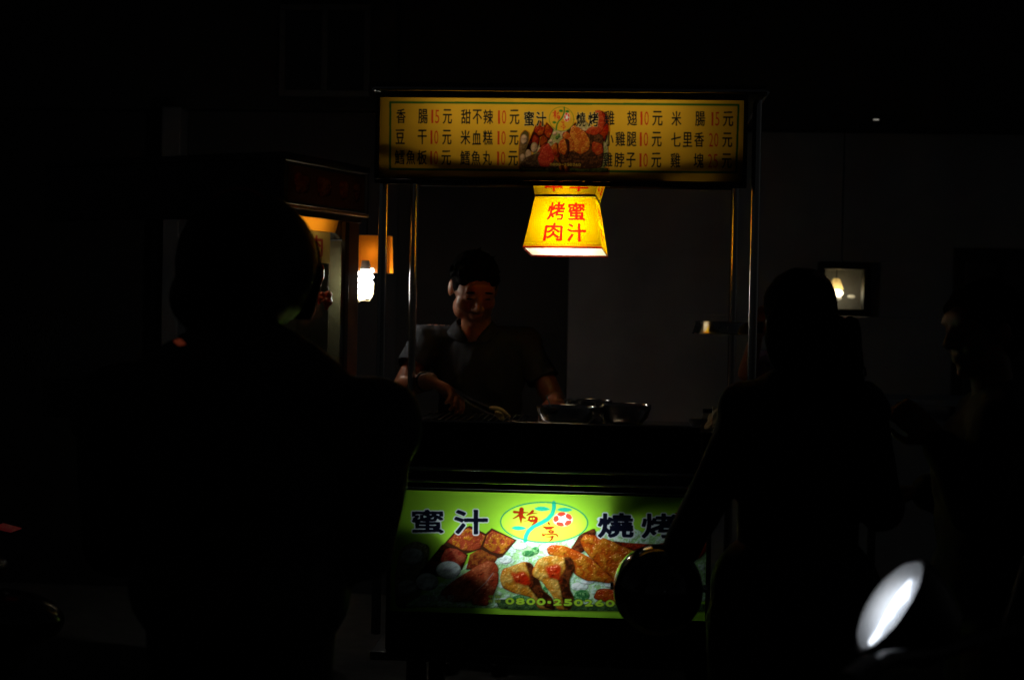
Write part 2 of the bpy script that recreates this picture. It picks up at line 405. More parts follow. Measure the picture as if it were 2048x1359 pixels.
    F([(878, 1188), (892, 1172), (920, 1152), (955, 1130), (975, 1120), (992, 1124), (999, 1138), (990, 1160), (960, 1200), (905, 1204)], BRN, (.42, .07, .03), (.58, .16, .07), 16, 6, 16, .1)
    F([(940, 1208), (955, 1185), (975, 1160), (988, 1142), (998, 1144), (998, 1165), (985, 1195), (975, 1212)], BRN, (.36, .05, .025), (.5, .12, .06), 17, 4, 12, .15)
    p.put(p.stroke(q([(950, 1184), (972, 1164), (987, 1145)]), 1.6 * T.k), (.5, .42, .4), 1, .6)
    # drumsticks
    p.tint = (.80, .58, .42)
    F([(1000, 1156), (1006, 1137), (1022, 1132), (1047, 1122), (1061, 1124), (1068, 1133), (1079, 1159), (1086, 1179), (1105, 1194), (1112, 1218), (1079, 1217), (1066, 1194), (1028, 1185), (1006, 1175)], RED, GOLD, (.74, .56, .15), 18, 5, 10, .35)
    F([(1050, 1123), (1064, 1124), (1070, 1134), (1080, 1160), (1087, 1179), (1106, 1194), (1113, 1218), (1092, 1217), (1076, 1196), (1056, 1172), (1060, 1150)], (.008, .005, .004), (.035, .012, .006), (.14, .04, .015), 19, 4, 9, soft=3)
    F([(1020, 1141), (1034, 1146), (1048, 1140), (1060, 1152), (1064, 1170), (1052, 1173), (1036, 1166), (1030, 1168), (1026, 1154)], (.50, .06, .01), (.50, .025, .006), (.56, .06, .012), 20, 6, 12, .3, soft=5)
    F([(1065, 1140), (1076, 1119), (1091, 1111), (1117, 1110), (1143, 1114), (1151, 1137), (1139, 1159), (1141, 1179), (1149, 1194), (1142, 1218), (1114, 1218), (1106, 1190), (1084, 1161), (1066, 1151)], RED, GOLD, (.74, .56, .15), 27, 5, 10, .35)
    F([(1128, 1112), (1145, 1114), (1152, 1137), (1140, 1159), (1142, 1179), (1150, 1194), (1142, 1218), (1127, 1216), (1122, 1180), (1116, 1158), (1132, 1136)], (.008, .005, .004), (.035, .012, .006), (.14, .04, .015), 28, 4, 9, soft=3)
    F([(1090, 1133), (1102, 1130), (1116, 1126), (1126, 1134), (1122, 1152), (1124, 1166), (1112, 1158), (1098, 1157), (1094, 1144)], (.50, .06, .01), (.52, .025, .006), (.56, .06, .012), 29, 6, 12, .3, soft=5)
class Tmap:
    def __init__(s, cx, cy, kx, ky, ox=1088, oy=1042): s.a = (cx, cy, kx, ky, ox, oy); s.k = math.sqrt(kx * ky)
    def __call__(s, x, y): a = s.a; return (a[0] + (x - a[4]) * a[2], a[1] + (y - a[5]) * a[3])
def logo(p, T, bg, ring, vine, txt, rimw):
    """oval badge: winding stem with three leaves, a five petal flower and two brush characters"""
    Z = lambda pts: [T(1000 + x / 9.31, 990 + y / 9.31) for x, y in pts]
    ov = [(830 + 810 * math.cos(t), 500 + 372 * math.sin(t) + 12 * math.cos(t)) for t in np.linspace(0, 2 * math.pi, 70, endpoint=False)]
    m = p.hard(Z(ov)); p.put(m, bg, 1)
    k = p.sc * T.k
    p.put(p.stroke(Z([(1012, 140), (1015, 240), (980, 350), (900, 440), (780, 510), (640, 570), (540, 660), (490, 760), (478, 840)]), 8.2 * T.k if T.k > .8 else 7 * T.k), vine, 1)
    for lf in ([(640, 245), (720, 208), (820, 204), (900, 228), (950, 262), (880, 282), (790, 292), (710, 282)], [(1055, 270), (1120, 234), (1220, 222), (1310, 242), (1365, 270), (1290, 300), (1210, 308), (1120, 292)], [(215, 604), (280, 572), (360, 566), (440, 582), (510, 618), (430, 638), (350, 648), (280, 636)]):
        p.put(p.poly(Z(lf)), vine, 1)
    p.put(p.stroke(Z(ov + ov[:1]), rimw), ring, 1)
    S = lambda pts, w: p.put(p.stroke(Z(pts), [x * 1.75 * T.k for x in w] if hasattr(w, '__len__') else w * 1.5 * T.k), txt, 1)
    S([(272, 305), (380, 318), (530, 318)], [3, 2.6, 1.4]); S([(410, 262), (395, 380), (400, 520)], [5.5, 5, 1]); S([(385, 345), (320, 395), (248, 432)], [3, 2.2, 1.2]); S([(410, 365), (440, 405), (480, 420)], [3.5, 3, 2])
    S([(620, 290), (570, 335), (510, 368)], [3.4, 2.6, 1.6]); S([(560, 340), (630, 332), (700, 334)], [2, 1.6, 1])
    S([(640, 395), (560, 400), (545, 450), (590, 482), (640, 478), (690, 430), (650, 395)], 3); S([(690, 420), (690, 480), (640, 520), (598, 552)], [3.4, 3.4, 2.4, 1.2]); S([(455, 480), (600, 455), (745, 438)], [.8, 1.6, .6]); S([(610, 405), (612, 470)], 1.3)
    S([(915, 515), (932, 545)], [3, 1.6]); S([(815, 580), (880, 608), (960, 604), (1020, 582)], [1.6, 3.8, 3.6, 1.2])
    S([(920, 665), (950, 652), (1000, 660), (1000, 690), (940, 692), (915, 672)], 2.2)
    S([(800, 715), (812, 742), (850, 728), (1000, 718), (1070, 732), (1092, 772)], [1.6, 2.8, 1.8, 1.6, 2.4, 1.2]); S([(870, 772), (1000, 765)], [1.2, 2.2]); S([(985, 765), (975, 815), (920, 850)], [2.4, 2.2, 1])
    C = (1180, 445)
    halo = p.hard(Z([(C[0] + 180 * math.cos(t), C[1] + 128 * math.sin(t)) for t in np.linspace(0, 6.28, 40)])); p.put(halo, (.95, .97, .95), 2)
    for i in range(5):
        a = -math.pi / 2 + i * 2 * math.pi / 5 - .1
        pt = [(C[0] + r * math.cos(a + da) * 1.28, C[1] + r * math.sin(a + da)) for r, da in [(56, -.42), (92, -.68), (130, -.66), (144, -.25), (140, .22), (112, .52), (84, .46), (62, .10)]]
        p.put(p.poly(Z(pt)), (.82, .06, .03), 1)

def draw_lower():
    X0, X1, Z0, Z1 = -.540, .4555, .4245, .8105; W, H = 1290, 500
    ax = (0.0015795, 3.08e-05, -1.8076934); az = (4.73e-05, -0.0015825, 2.3199584)
    p = Print(W, H, affine(ax, az, X0, X1, Z0, Z1, W, H), (.40, .80, .045))
    T = Tmap(1088, 1042, 1, 1)
    g = fnoise(H, W, 150, 3)[..., None]; p.a *= .92 + .16 * g
    food_picture(p, None, T)
    p.tint = (1, 1, 1)
    logo(p, T, (.55, .86, .06), (.015, .36, .14), (.02, .46, .30), (.33, .018, .004), 2.8)
    for ch, x0, x1, y0, y1 in [('蜜', 823, 887, 1018, 1065), ('汁', 909, 976, 1019, 1067), ('燒', 1197, 1267, 1026, 1074), ('烤', 1284, 1353, 1027, 1075)]:
        m = p.text(ch, x0 + 1, x1 - 1, y0 + 1, y1 - 1, 1.8 if ch == '蜜' else 2.4); p.put(grow(m, 2.0 * p.sc), (.82, .86, .95), 1); p.put(m, (.006, .007, .02), 1)
    xs = [(1011.5, 1029.5), (1032.5, 1050.5), (1053.5, 1071.5), (1074, 1092), (1096, 1103), (1107.5, 1124.5), (1128.5, 1145.5), (1149, 1167), (1170, 1187), (1191, 1209), (1212, 1230)]
    for ch, (a, b) in zip('0800-250260', xs):
        sl = (a - 1011) * .021
        y0, y1 = (1195.5, 1207) if ch != '-' else (1200.2, 1203)
        m = p.text(ch, a + 1, b - 1, y0 + sl, y1 + sl, .95); p.put(grow(m, 1.2 * p.sc), (.02, .05, .01), 1); p.put(m, (.55, .85, .05), 1)
    for ch, a, b, y0, y1, c in [('蜜', 840, 855, 1190, 1201, PALE), ('汁', 858, 871, 1190, 1201, PALE), ('調', 876, 890, 1190, 1201, PALE), ('配', 895, 908, 1190, 1201, PALE),
                                ('申', 978, 986, 1189, 1196, (.5, .7, .05)), ('訴', 991, 1002, 1189, 1196, (.5, .7, .05)), ('專', 977, 987, 1198, 1205, (.5, .7, .05)), ('線', 991, 1002, 1198, 1205, (.5, .7, .05)), ('主', 1372, 1381, 1206, 1216, PALE)]:
        m = p.text(ch, a, b, y0, y1, .25); p.put(grow(m, 1 * p.sc), (.02, .03, .03), 1, .7); p.put(m, c, 1)
    p.put(p.hard([(785, 1216), (1420, 1227), (1420, 1250), (785, 1240)]), (.36, .74, .04), 2)
    return p.image('lower_sign_print')
MENU = {
 'L': [(0, [('香', 265, 360), ('腸', 490, 590), ('15', 608, 715), ('元', 745, 840), ('甜', 935, 1035), ('不', 1055, 1150), ('辣', 1165, 1265), ('10', 1297, 1405), ('元', 1435, 1535)]),
       (213, [('豆', 255, 350), ('干', 485, 580), ('10', 600, 705), ('元', 740, 835), ('米', 930, 1030), ('血', 1050, 1140), ('糕', 1160, 1260), ('10', 1292, 1400), ('元', 1430, 1525)]),
       (424, [('鱈', 245, 350), ('魚', 365, 460), ('板', 480, 580), ('10', 597, 700), ('元', 730, 830), ('鱈', 925, 1025), ('魚', 1040, 1135), ('丸', 1155, 1250), ('10', 1288, 1395), ('元', 1420, 1520)])],
 'R': [(0, [('雞', 355, 460), ('翅', 590, 690), ('10', 707, 815), ('元', 845, 950), ('米', 1040, 1140), ('腸', 1280, 1380), ('15', 1427, 1530), ('元', 1560, 1665)]),
       (213, [('小', 360, 450), ('雞', 470, 570), ('腿', 585, 685), ('10', 700, 808), ('元', 840, 940), ('七', 1035, 1135), ('里', 1155, 1250), ('香', 1270, 1370), ('20', 1415, 1520), ('元', 1555, 1655)]),
       (426, [('雞', 345, 440), ('脖', 460, 560), ('子', 580, 675), ('10', 697, 805), ('元', 835, 935), ('雞', 1030, 1130), ('塊', 1265, 1365), ('25', 1405, 1515), ('元', 1550, 1650)])]}
def draw_menu():
    X0, X1, Z0, Z1 = -.585, .534, 1.789, 2.0375; W, H = 1460, 324
    ax = (0.0015376, 3.01e-05, -1.7575106); az = (1.66e-05, -0.0015347, 2.3228435)
    p = Print(W, H, affine(ax, az, X0, X1, Z0, Z1, W, H), (.76, .44, .03))
    c = [(779.3, 204), (1475.5, 210.5), (1471, 344.6), (778.5, 338.5)]
    p.put(p.stroke(c + c[:1], 4.4), (.03, .14, .02), 1)
    old = p.a.copy(); food_picture(p, None, Tmap(1124, 237, .283, .60))
    p.tint = (1, 1, 1)
    ch_ = np.abs(p.a - old).max(2) > .01; p.a[ch_] *= np.array((.80, .46, .30))
    G = lambda pts, e, c, h_, sd, spec=.1, soft=1: p.food(p.poly(pts), e, c, h_, sd, 2.2, 4, spec, soft=soft)
    G([(1137, 250), (1160, 262), (1190, 262), (1208, 272), (1209, 312), (1206, 336), (1170, 338), (1140, 336), (1118, 322)], (.02, .012, .006), (.05, .02, .01), (.14, .05, .02), 300, 0)
    G([(1088, 300), (1100, 312), (1120, 325), (1118, 337), (1050, 338), (1040, 330), (1052, 315)], (.02, .015, .01), (.06, .03, .015), (.14, .08, .04), 301, 0)
    G([(1190, 221), (1203, 220), (1211, 238), (1207, 262), (1192, 272), (1170, 266), (1178, 256), (1194, 250), (1197, 238)], (.12, .01, .004), (.42, .035, .01), (.50, .08, .02), 302)
    G([(1076, 318), (1084, 298), (1098, 284), (1106, 300), (1112, 318), (1100, 334), (1082, 334)], (.10, .01, .006), (.46, .03, .015), (.55, .07, .03), 303)
    G([(1126, 266), (1136, 262), (1148, 278), (1154, 298), (1142, 306), (1130, 290)], (.14, .02, .005), (.48, .08, .01), (.60, .20, .03), 304, .2)
    G([(1144, 252), (1152, 250), (1172, 264), (1182, 282), (1180, 300), (1164, 310), (1148, 302), (1150, 286), (1140, 270)], (.16, .02, .005), (.50, .10, .012), (.64, .24, .03), 305, .3)
    G([(1117, 288), (1126, 276), (1138, 282), (1138, 296), (1131, 312), (1122, 306)], (.12, .015, .005), (.50, .08, .01), (.66, .22, .03), 306, .2)
    G([(1130, 276), (1140, 280), (1141, 300), (1136, 318), (1129, 316), (1136, 296)], (.01, .005, .003), (.03, .01, .005), (.08, .02, .01), 307, 0)
    G([(1186, 282), (1206, 288), (1208, 306), (1196, 312), (1184, 300)], (.14, .01, .005), (.42, .04, .01), (.5, .10, .02), 308)
    logo(p, Tmap(1124, 237, .283, .60), (.76, .44, .03), (.14, .26, .02), (.04, .22, .03), (.70, .07, .02), 1.1)
    for side, ox in (('L', 740), ('R', 1140)):
        for dy, items in MENU[side]:
            for ch, a, b in items:
                sl = (a / 5.12) * .009 + (1 if side == 'R' else 0) * 3.9 - 2.0 * (side == 'R') * 0
                y0 = 160 + (288 + dy) / 5.12 + sl; y1 = y0 + 152 / 5.12
                if ch.isdigit():
                    h = (b - a) / 2
                    for j, d in enumerate(ch):
                        w0 = a + j * h + 5; w1 = a + (j + 1) * h - 6
                        if d == '1': w0 += 13; w1 -= 9
                        p.put(p.text(d, ox + w0 / 5.12, ox + w1 / 5.12, y0 + 2, y1 - .6, 0 if d == '1' else .15), (.60, .05, .012), 1)
                else:
                    yy0, yy1 = (y0 + 1, y1) if ch != '七' else (y0 + 2, y1)
                    p.put(p.text(ch, ox + a / 5.12 + .3, ox + b / 5.12 - .3, yy0, yy1, .45), (.012, .016, .018), 1)
    for ch, x0, x1, y0, y1 in [('蜜', 1050, 1069, 223, 252), ('汁', 1074, 1093.5, 224, 252), ('燒', 1154, 1172, 225, 253), ('烤', 1178, 1197.5, 225, 253)]:
        m = p.text(ch, x0, x1, y0, y1, .75); p.put(grow(m, .7 * p.sc), (.62, .50, .2), 1); p.put(m, (.006, .007, .01), 1)
    for i, ch in enumerate('0800-250260'):
        a = 1101 + i * 5.7; y0 = 326.3 + i * .05
        m = p.text(ch, a, a + 4.6, y0 if ch != '-' else y0 + 2.2, y0 + 5.2 if ch != '-' else y0 + 3.2, .3); p.put(m, (.7, .45, .06), 1)
    return p.image('menu_print')
def draw_lantern(rows, W=360, H=300, band=True, off=0):
    p = Print(W, H, [[W, 0, 0], [0, H, 0]], (.73, .435, .0))
    for ch, x0, x1, y0, y1 in rows:
        p.put(p.text(ch, x0, x1, y0, y1, .0105), (.62, .010, .003), 1)
    if band:
        p.put(p.hard([(0, .966), (1, .966), (1, 1), (0, 1)]), (.75, .03, .01), 1); p.put(p.hard([(0, .938), (1, .938), (1, .944), (0, .944)]), (.55, .12, .02), 0)
    g = fnoise(H, W, 60, 8)[..., None]; p.a[..., 1:2] *= .93 + .13 * g
    return p.image('lantern_print')

# ------------------------------------------------------------------ the setting: street, pavement, building behind
asphalt = mat('asphalt', (.045, .045, .047), .85, 0, .35, 30, .5, 250)
paving = mat('paving_stone', (.16, .155, .15), .7, 0, .25, 12, .3, 90)
plaster = mat('grey_wall_panel', (.29, .31, .34), .7, 0, .22, 2.6, .3, 40)
darkwall = mat('dark_cladding', (.03, .03, .031), .7, 0, .35, 5, .2, 50)
tag(MB().box(-40, 40, -40, 40, GZ - .3, GZ).build('road', asphalt), kind='structure')
tag(MB().box(-14, 14, -.75, 2.5, GZ + .004, GZ + .12).build('pavement', paving, bevel=.01), kind='structure')
PG = GZ + .12                                  # top of the pavement
b = thing('shop_building', 'dark shop front with grey wall panels and black fascia behind the food carts', 'building', (0, 2.5, GZ))
WY = 2.5
for x0, x1 in [(-.06, 1.252), (1.258, 2.6), (2.606, 5.5)]:
    if x0 > 1.2 and x1 < 3:      # panel with the opening behind the framed glass
        m = MB(); m.box(x0, x1, WY, WY + .1, PG, 1.40); m.box(x0, x1, WY, WY + .1, 1.665, 2.285); m.box(1.392, x1, WY, WY + .1, 1.40, 1.665)
    elif x0 < 1.2 and x1 > 1:
        m = MB(); m.box(x0, x1, WY, WY + .1, PG, 1.40); m.box(x0, x1, WY, WY + .1, 1.665, 2.285); m.box(x0, 1.14, WY, WY + .1, 1.40, 1.665)
    else: m = MB().box(x0, x1, WY, WY + .1, PG, 2.285)
    m.build('wall_panel', plaster, b, bevel=.003)
MB().box(-.9, 5.5, WY - .1, WY + .2, 2.29, 4.6).build('fascia', darkwall, b, bevel=.01)
MB().box(-.9, -.065, WY + .02, WY + .12, PG, 2.285).build('door_panel', darkwall, b, bevel=.004)
MB().box(-.9, -.84, WY - .04, WY + .1, PG, 2.285).build('door_post', darkwall, b, bevel=.004)
MB().box(-1.96, -.905, WY, WY + .1, PG, 2.36).build('wall_panel', mat('left_wall', (.05, .05, .055), .7, 0, .1, 3, .15, 60), b, bevel=.003)
MB().box(-6, -.905, WY - .02, WY + .2, 2.364, 4.6).build('fascia', darkwall, b, bevel=.01)
MB().box(-2.06, -1.965, WY - .12, WY + .1, PG, 2.362).build('pillar', mat('pale_pillar', (.17, .17, .185), .6, 0, .08, 4, .1), b, bevel=.008)
MB().box(-6, -2.065, WY + .02, WY + .1, PG, 2.36).build('wall_panel', darkwall, b, bevel=.003)
wf = MB()
for x0, x1, z0, z1 in [(-1.5, -1.05, 2.43, 2.46), (-1.5, -1.05, 2.85, 2.88), (-1.5, -1.47, 2.46, 2.85), (-1.08, -1.05, 2.46, 2.85), (-1.29, -1.26, 2.46, 2.85)]:
    wf.box(x0, x1, WY - .05, WY - .021, z0, z1)
wfo = wf.build('window', mat('window_frame_grey', (.12, .12, .125), .5), b, bevel=.003)
for x0, x1 in ((-1.469, -1.291), (-1.259, -1.081)):
    MB().box(x0, x1, WY - .035, WY - .025, 2.461, 2.849).build('pane', mat('dark_glass', (.02, .022, .025), .08, 0, .1, 5, .0), wfo)
# dark recessed door on the right
dr = MB().box(1.78, 2.22, WY - .03, WY - .002, PG, 1.74).build('door', mat('dark_door', (.025, .022, .02), .5, 0, .3, 8, .1), b, bevel=.004)
for x0, x1, z0, z1 in [(1.83, 1.98, .95, 1.67), (2.02, 2.17, .95, 1.67), (1.83, 1.98, .1, .85), (2.02, 2.17, .1, .85)]:
    MB().box(x0, x1, WY - .042, WY - .031, z0, z1).build('door_panel', mat('door_inset', (.05, .048, .05), .45), dr, bevel=.004)
MB().ell((1.81, WY - .05, .8), (.014, .018, .014)).build('handle', chrome, dr, smooth=True)
# small framed glass; the lamp reflected in it is built in a niche behind
nw = MB()
for x0, x1, z0, z1 in [(1.143, 1.389, 1.403, 1.437), (1.143, 1.389, 1.628, 1.662), (1.143, 1.172, 1.437, 1.628), (1.356, 1.389, 1.437, 1.628)]:
    nw.box(x0, x1, WY - .035, WY + .05, z0, z1)
nwo = nw.build('window', mat('black_square_frame', (.012, .012, .012), .45), b, bevel=.004, label='small square framed glass, its lamp reflection built as a lit niche')
lined = mat('niche_plaster', (.30, .30, .29), .7, 0, .15, 14, .2)
m = MB(); m.box(1.0, 1.55, WY + .32, WY + .34, 1.25, 1.8); m.box(1.0, 1.55, WY + .11, WY + .319, 1.25, 1.27); m.box(1.0, 1.55, WY + .11, WY + .319, 1.78, 1.8); m.box(1.0, 1.02, WY + .11, WY + .319, 1.271, 1.779); m.box(1.53, 1.55, WY + .11, WY + .319, 1.271, 1.779)
m.build('reflection_niche', lined, b)  # niche added behind the glass to hold the reflected lamp
MB().box(1.1725, 1.3555, WY + .0, WY + .004, 1.4375, 1.6275).build('pane', glass('dusty_pane', (.8, .8, .78), .1), nwo)
lp = thing('reflected_lamp', 'small glowing lamp with a cone shade standing in for the reflection in the square glass', 'lamp', (1.262, WY + .2, 1.52))  # lamp added behind the glass in place of its reflection
MB().lathe([(.012, .075), (.018, .07), (.034, .025), (.036, .02), (.033, .022), (.016, .066), (.0, .07)], (1.262, WY + .2, 1.515), 24).build('lamp_shade', lightbox('shade_cream', (.9, .8, .55)), lp, smooth=True)
MB().ell((1.262, WY + .2, 1.518), (.034, .034, .020)).build('bulb', emit('warm_bulb', (1, .86, .58), 9), lp, smooth=True)
MB().tube([(1.262, WY + .2, 1.585), (1.262, WY + .2, 1.78)], .002, 6).build('cord', rubber, lp)
MB().ell((1.262, WY + .2, 1.492), (.028, .028, .012)).build('lower_glow', emit('warm_glow', (1, .84, .55), .5), lp, smooth=True)  # glow under the reflected lamp, built as a dim ellipsoid
ln = MB().ell((1.345, WY + .25, 1.503), (.019, .012, .009)).build('reflected_blob', emit('dim_warm', (1, .82, .5), .55), smooth=True)  # glowing ellipsoid in place of a second reflection
tag(ln, 'tiny dim oval glow standing in for a second reflection in the square glass', 'light')
wl_ = thing('wall_fitting', 'tiny metal wall fitting glinting on the black fascia', 'light', (1.385, WY - .12, 2.33))
MB().box(1.36, 1.41, WY - .14, WY - .101, 2.322, 2.34).build('bracket', darksteel, wl_, bevel=.003)
MB().box(1.364, 1.388, WY - .146, WY - .141, 2.326, 2.332).build('lens', emit('bracket_glint', (1, .95, .8), .22), wl_)  # glint on the bracket, put in as a small glowing patch

# ------------------------------------------------------------------ the food cart
cart = thing('food_cart', 'stainless barbecue food cart with a lit yellow menu board on top and green signboard below', 'food cart', (0, .36, PG))
for x, y, z0 in [(-.585, 0, .35), (.585, 0, .35), (-.585, .739, .35), (.585, .739, .35)]:
    MB().tube([(x, y, z0), (x, y, 2.055)], .0145, 24).build('post', chrome, cart, smooth=True)
    MB()
# roof
MB().box(-.60, .60, -.105, .80, 2.062, 2.085).build('roof', darksteel, cart, bevel=.004)
MB().tube([(-.6, -.118, 2.062), (.6, -.118, 2.062)], .0065, 14).build('roof_rail', chrome, cart, smooth=True)
MB().tube([(.605, -.1, 2.062), (.605, .8, 2.062)], .006, 12).build('roof_rail', chrome, cart, smooth=True)
MB().tube([(-.605, -.1, 2.062), (-.605, .8, 2.062)], .006, 12).build('roof_rail', chrome, cart, smooth=True)
# cross bars under the roof
for y in (.739,):
    MB().tube([(-.57, y, 1.85), (.57, y, 1.85)], .009, 12).build('cross_bar', darksteel, cart, smooth=True)
# menu board
X0, X1, Z0, Z1 = -.585, .534, 1.789, 2.0375
bx = MB()
bx.box(X0 - .012, X1 + .012, -.112, .05, Z1, Z1 + .014); bx.box(X0 - .012, X1 + .012, -.112, .05, Z0 - .004, Z0); bx.box(X0 - .012, X1 + .012, -.112, -.106, Z0 - .019, Z0 - .0045)
bx.box(X0 - .012, X0, -.112, .05, Z0 + .0005, Z1 - .0005); bx.box(X1, X1 + .012, -.112, .05, Z0 + .0005, Z1 - .0005)
bx.box(X0 - .012, X1 + .012, .0505, .056, Z0 - .004, Z1 + .014)
board = bx.build('menu_board', darksteel, cart, bevel=.002)
def sheet(name, x0, x1, z0, z1, y, m, parent):
    return MB().add([(x0, y, z0), (x1, y, z0), (x1, y, z1), (x0, y, z1)], [(0, 1, 2, 3)]).build(name, m, parent, uv=[(0, 0), (1, 0), (1, 1), (0, 1)])
sheet('menu_sheet', X0, X1, Z0, Z1, -.1, lightbox('menu_acrylic', image=draw_menu()), board)
inner = MB(); inner.box(X0 + .001, X1 - .001, .044, .049, Z0 + .001, Z1 - .001)
inner.build('back_lining', mat('board_lining', (.28, .26, .22), .7), board)
MB().tube([(-.44, .025, 2.010), (.36, .025, 2.005)], .022, 16).build('lamp_tube', emit('menu_tube', (1, .83, .53), 2.9), board, smooth=True)
def sag(pts, r, name='cable', parent=None, m=None):
    out = []
    for i in range(len(pts) - 1):
        p0 = Vector(pts[max(i - 1, 0)]); p1 = Vector(pts[i]); p2 = Vector(pts[i + 1]); p3 = Vector(pts[min(i + 2, len(pts) - 1)])
        for k in range(6):
            t = k / 6; out.append(.5 * ((2 * p1) + (p2 - p0) * t + (2 * p0 - 5 * p1 + 4 * p2 - p3) * t * t + (3 * p1 - p0 - 3 * p2 + p3) * t ** 3))
    out.append(Vector(pts[-1])); return MB().tube(out, r, 8).build(name, m or rubber, parent, smooth=True)
sag([(-.58, -.0695, 1.912), (-.50, -.0695, 1.905), (-.42, -.0695, 1.885), (-.36, -.0695, 1.872), (-.25, -.0695, 1.866), (-.1, -.0695, 1.862), (.02, -.0695, 1.846), (.2, -.0695, 1.850), (.33, -.0695, 1.868), (.45, -.0695, 1.885), (.53, -.0695, 1.90)], .009, parent=board)
sag([(-.58, -.071, 1.85), (-.44, -.071, 1.838), (-.33, -.071, 1.845), (-.2, -.071, 1.832), (-.05, -.071, 1.835), (.1, -.071, 1.828), (.24, -.071, 1.835), (.33, -.0695, 1.80)], .012, parent=board)
sag([(.40, -.068, 1.80), (.45, -.068, 1.86), (.49, -.068, 1.900), (.53, -.07, 1.91)], .011, parent=board)
sag([(.47, -.068, 1.80), (.50, -.07, 1.85), (.53, -.068, 1.87)], .012, parent=board)
ld = MB(); ld.box(X0 + .001, X1 - .001, -.092, -.06, Z0 + .001, Z0 + .012); ld.box(X0 + .001, X0 + .018, -.088, -.06, Z0 + .013, Z1 - .001); ld.box(X1 - .018, X1 - .001, -.088, -.06, Z0 + .013, Z1 - .001)
ld.build('shade_ledge', darksteel, board)  # unseen ledge added to darken the bottom and ends of the sheet
# counter and body
cx0, cx1 = -.56, .43
MB().box(cx0, cx1, .004, .70, .985, 1.0).build('counter', steel, cart, bevel=.003)
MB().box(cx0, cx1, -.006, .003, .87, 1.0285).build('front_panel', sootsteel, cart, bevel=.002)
MB().tube([(cx0, -.004, 1.031), (cx1 - .05, -.004, 1.031), (cx1 - .02, .006, 1.031), (cx1 - .004, .03, 1.031)], .0045, 12).build('counter_lip', steel, cart, smooth=True)
MB().tube([(-.585, -.022, .883), (.50, -.022, .883)], .0055, 14).build('rail', chrome, cart, smooth=True)
MB().tube([(-.57, -.035, .8455), (.50, -.035, .8455)], .0045, 14).build('rail', chrome, cart, smooth=True)
MB().box(-.555, .4695, .0035, .70, .40, .868).build('cabinet', sootsteel, cart, bevel=.004) if False else None
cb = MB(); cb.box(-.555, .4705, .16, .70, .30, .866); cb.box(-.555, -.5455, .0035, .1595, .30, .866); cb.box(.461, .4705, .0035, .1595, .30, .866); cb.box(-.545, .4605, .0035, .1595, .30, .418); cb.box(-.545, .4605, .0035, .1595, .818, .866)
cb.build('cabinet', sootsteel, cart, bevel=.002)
MB().box(-.60, .60, -.02, .74, .27, .297).build('chassis', darksteel, cart, bevel=.004)
MB().box(cx1 + .003, .60, .05, .70, 1.0, 1.012).build('side_shelf', darksteel, cart, bevel=.003)
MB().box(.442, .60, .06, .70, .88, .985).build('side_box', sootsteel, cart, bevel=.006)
for x in (-.46, .46):
    for y in (.06, .66):
        w = MB().tube([(x - .02, y, PG + .11), (x + .02, y, PG + .11)], .11, 28).build('wheel', rubber, cart, smooth=True, bevel=.006)
        MB().tube([(x - .024, y, PG + .11), (x + .024, y, PG + .11)], .06, 20).build('hub', darksteel, w, smooth=True)
        MB().box(x - .03, x + .03, y - .02, y + .02, PG + .115, .268).build('fork', darksteel, w)
# lower signboard
X0, X1, Z0, Z1 = -.540, .4555, .4245, .8105
fr = MB()
fr.box(X0 - .006, X1 + .006, -.006, .003, Z1, Z1 + .007); fr.box(X0 - .006, X1 + .006, -.006, .003, Z0 - .007, Z0)
fr.box(X0 - .006, X0, -.006, .003, Z0 + .0005, Z1 - .0005); fr.box(X1, X1 + .006, -.006, .003, Z0 + .0005, Z1 - .0005)
low = fr.build('signboard', darksteel, cart, bevel=.0015)
sheet('sign_sheet', X0, X1, Z0, Z1, 0.0, lightbox('sign_acrylic', image=draw_lower()), low)
MB().box(X0 + .001, X1 - .001, .150, .156, Z0 + .001, Z1 - .001).build('back_lining', mat('sign_lining', (.10, .105, .10), .7), low)
LP = [(-.17, .085, .676), (.07, .092, .700)]
MB().tube(LP, .013, 16).build('lamp_tube', emit('cool_tube', (.86, 1, .98), 26), low, smooth=True)
MB().tube([(-.345, .060, .655), (-.28, .065, .680)], .011, 16).build('lamp_tube', emit('cool_tube2', (.86, 1, .98), 8), low, smooth=True)
bpts = [(-.536, .43), (-.20, .43), (-.199, .504), (-.178, .533), (-.214, .568), (-.285, .582), (-.322, .600), (-.334, .628), (-.384, .672), (-.536, .70)]
MB().add([(x, y, z) for y in (.020, .034) for x, z in bpts], [tuple(range(10)), tuple(range(19, 9, -1))] + [(i, i + 10, (i + 1) % 10 + 10, (i + 1) % 10) for i in range(10)]).build('shade_baffle', lightbox('milky_baffle', (.30, .31, .32), tw=.7), low)  # unseen plate added to shade the lower left of the sheet
MB().box(.130, .142, .022, .12, .725, .80).build('shade_fin', darksteel, low, bevel=.002)  # unseen block added to cast the shadow edge right of the tube
MB().box(.168, .44, .05, .06, .735, .80).build('shade_plate', darksteel, low, bevel=.002)  # dark plate added inside to shade the upper right of the sheet
# chrome shelf clamped to the right hand posts
sh = MB().box(.50, .60, .02, .739, 1.33, 1.334)
tray = thing('steel_tray', 'shallow shiny steel tray clamped between the right hand posts', 'tray', (.52, .35, 1.325))
t = MB()
prof = [(.0, .002), (.090, .002), (.084, .036), (.088, .040), (.0935, .039), (.0945, .036), (.0915, .034), (.1005, .004), (.103, .0), (.101, -.004), (.0, -.004)]
t.lathe(prof, (.520, .35, 1.325), 40); t.build('pan', bowlsteel, tray, smooth=True)
MB().box(.60, .64, .20, .50, 1.328, 1.366).build('clamp', darksteel, tray, bevel=.004)

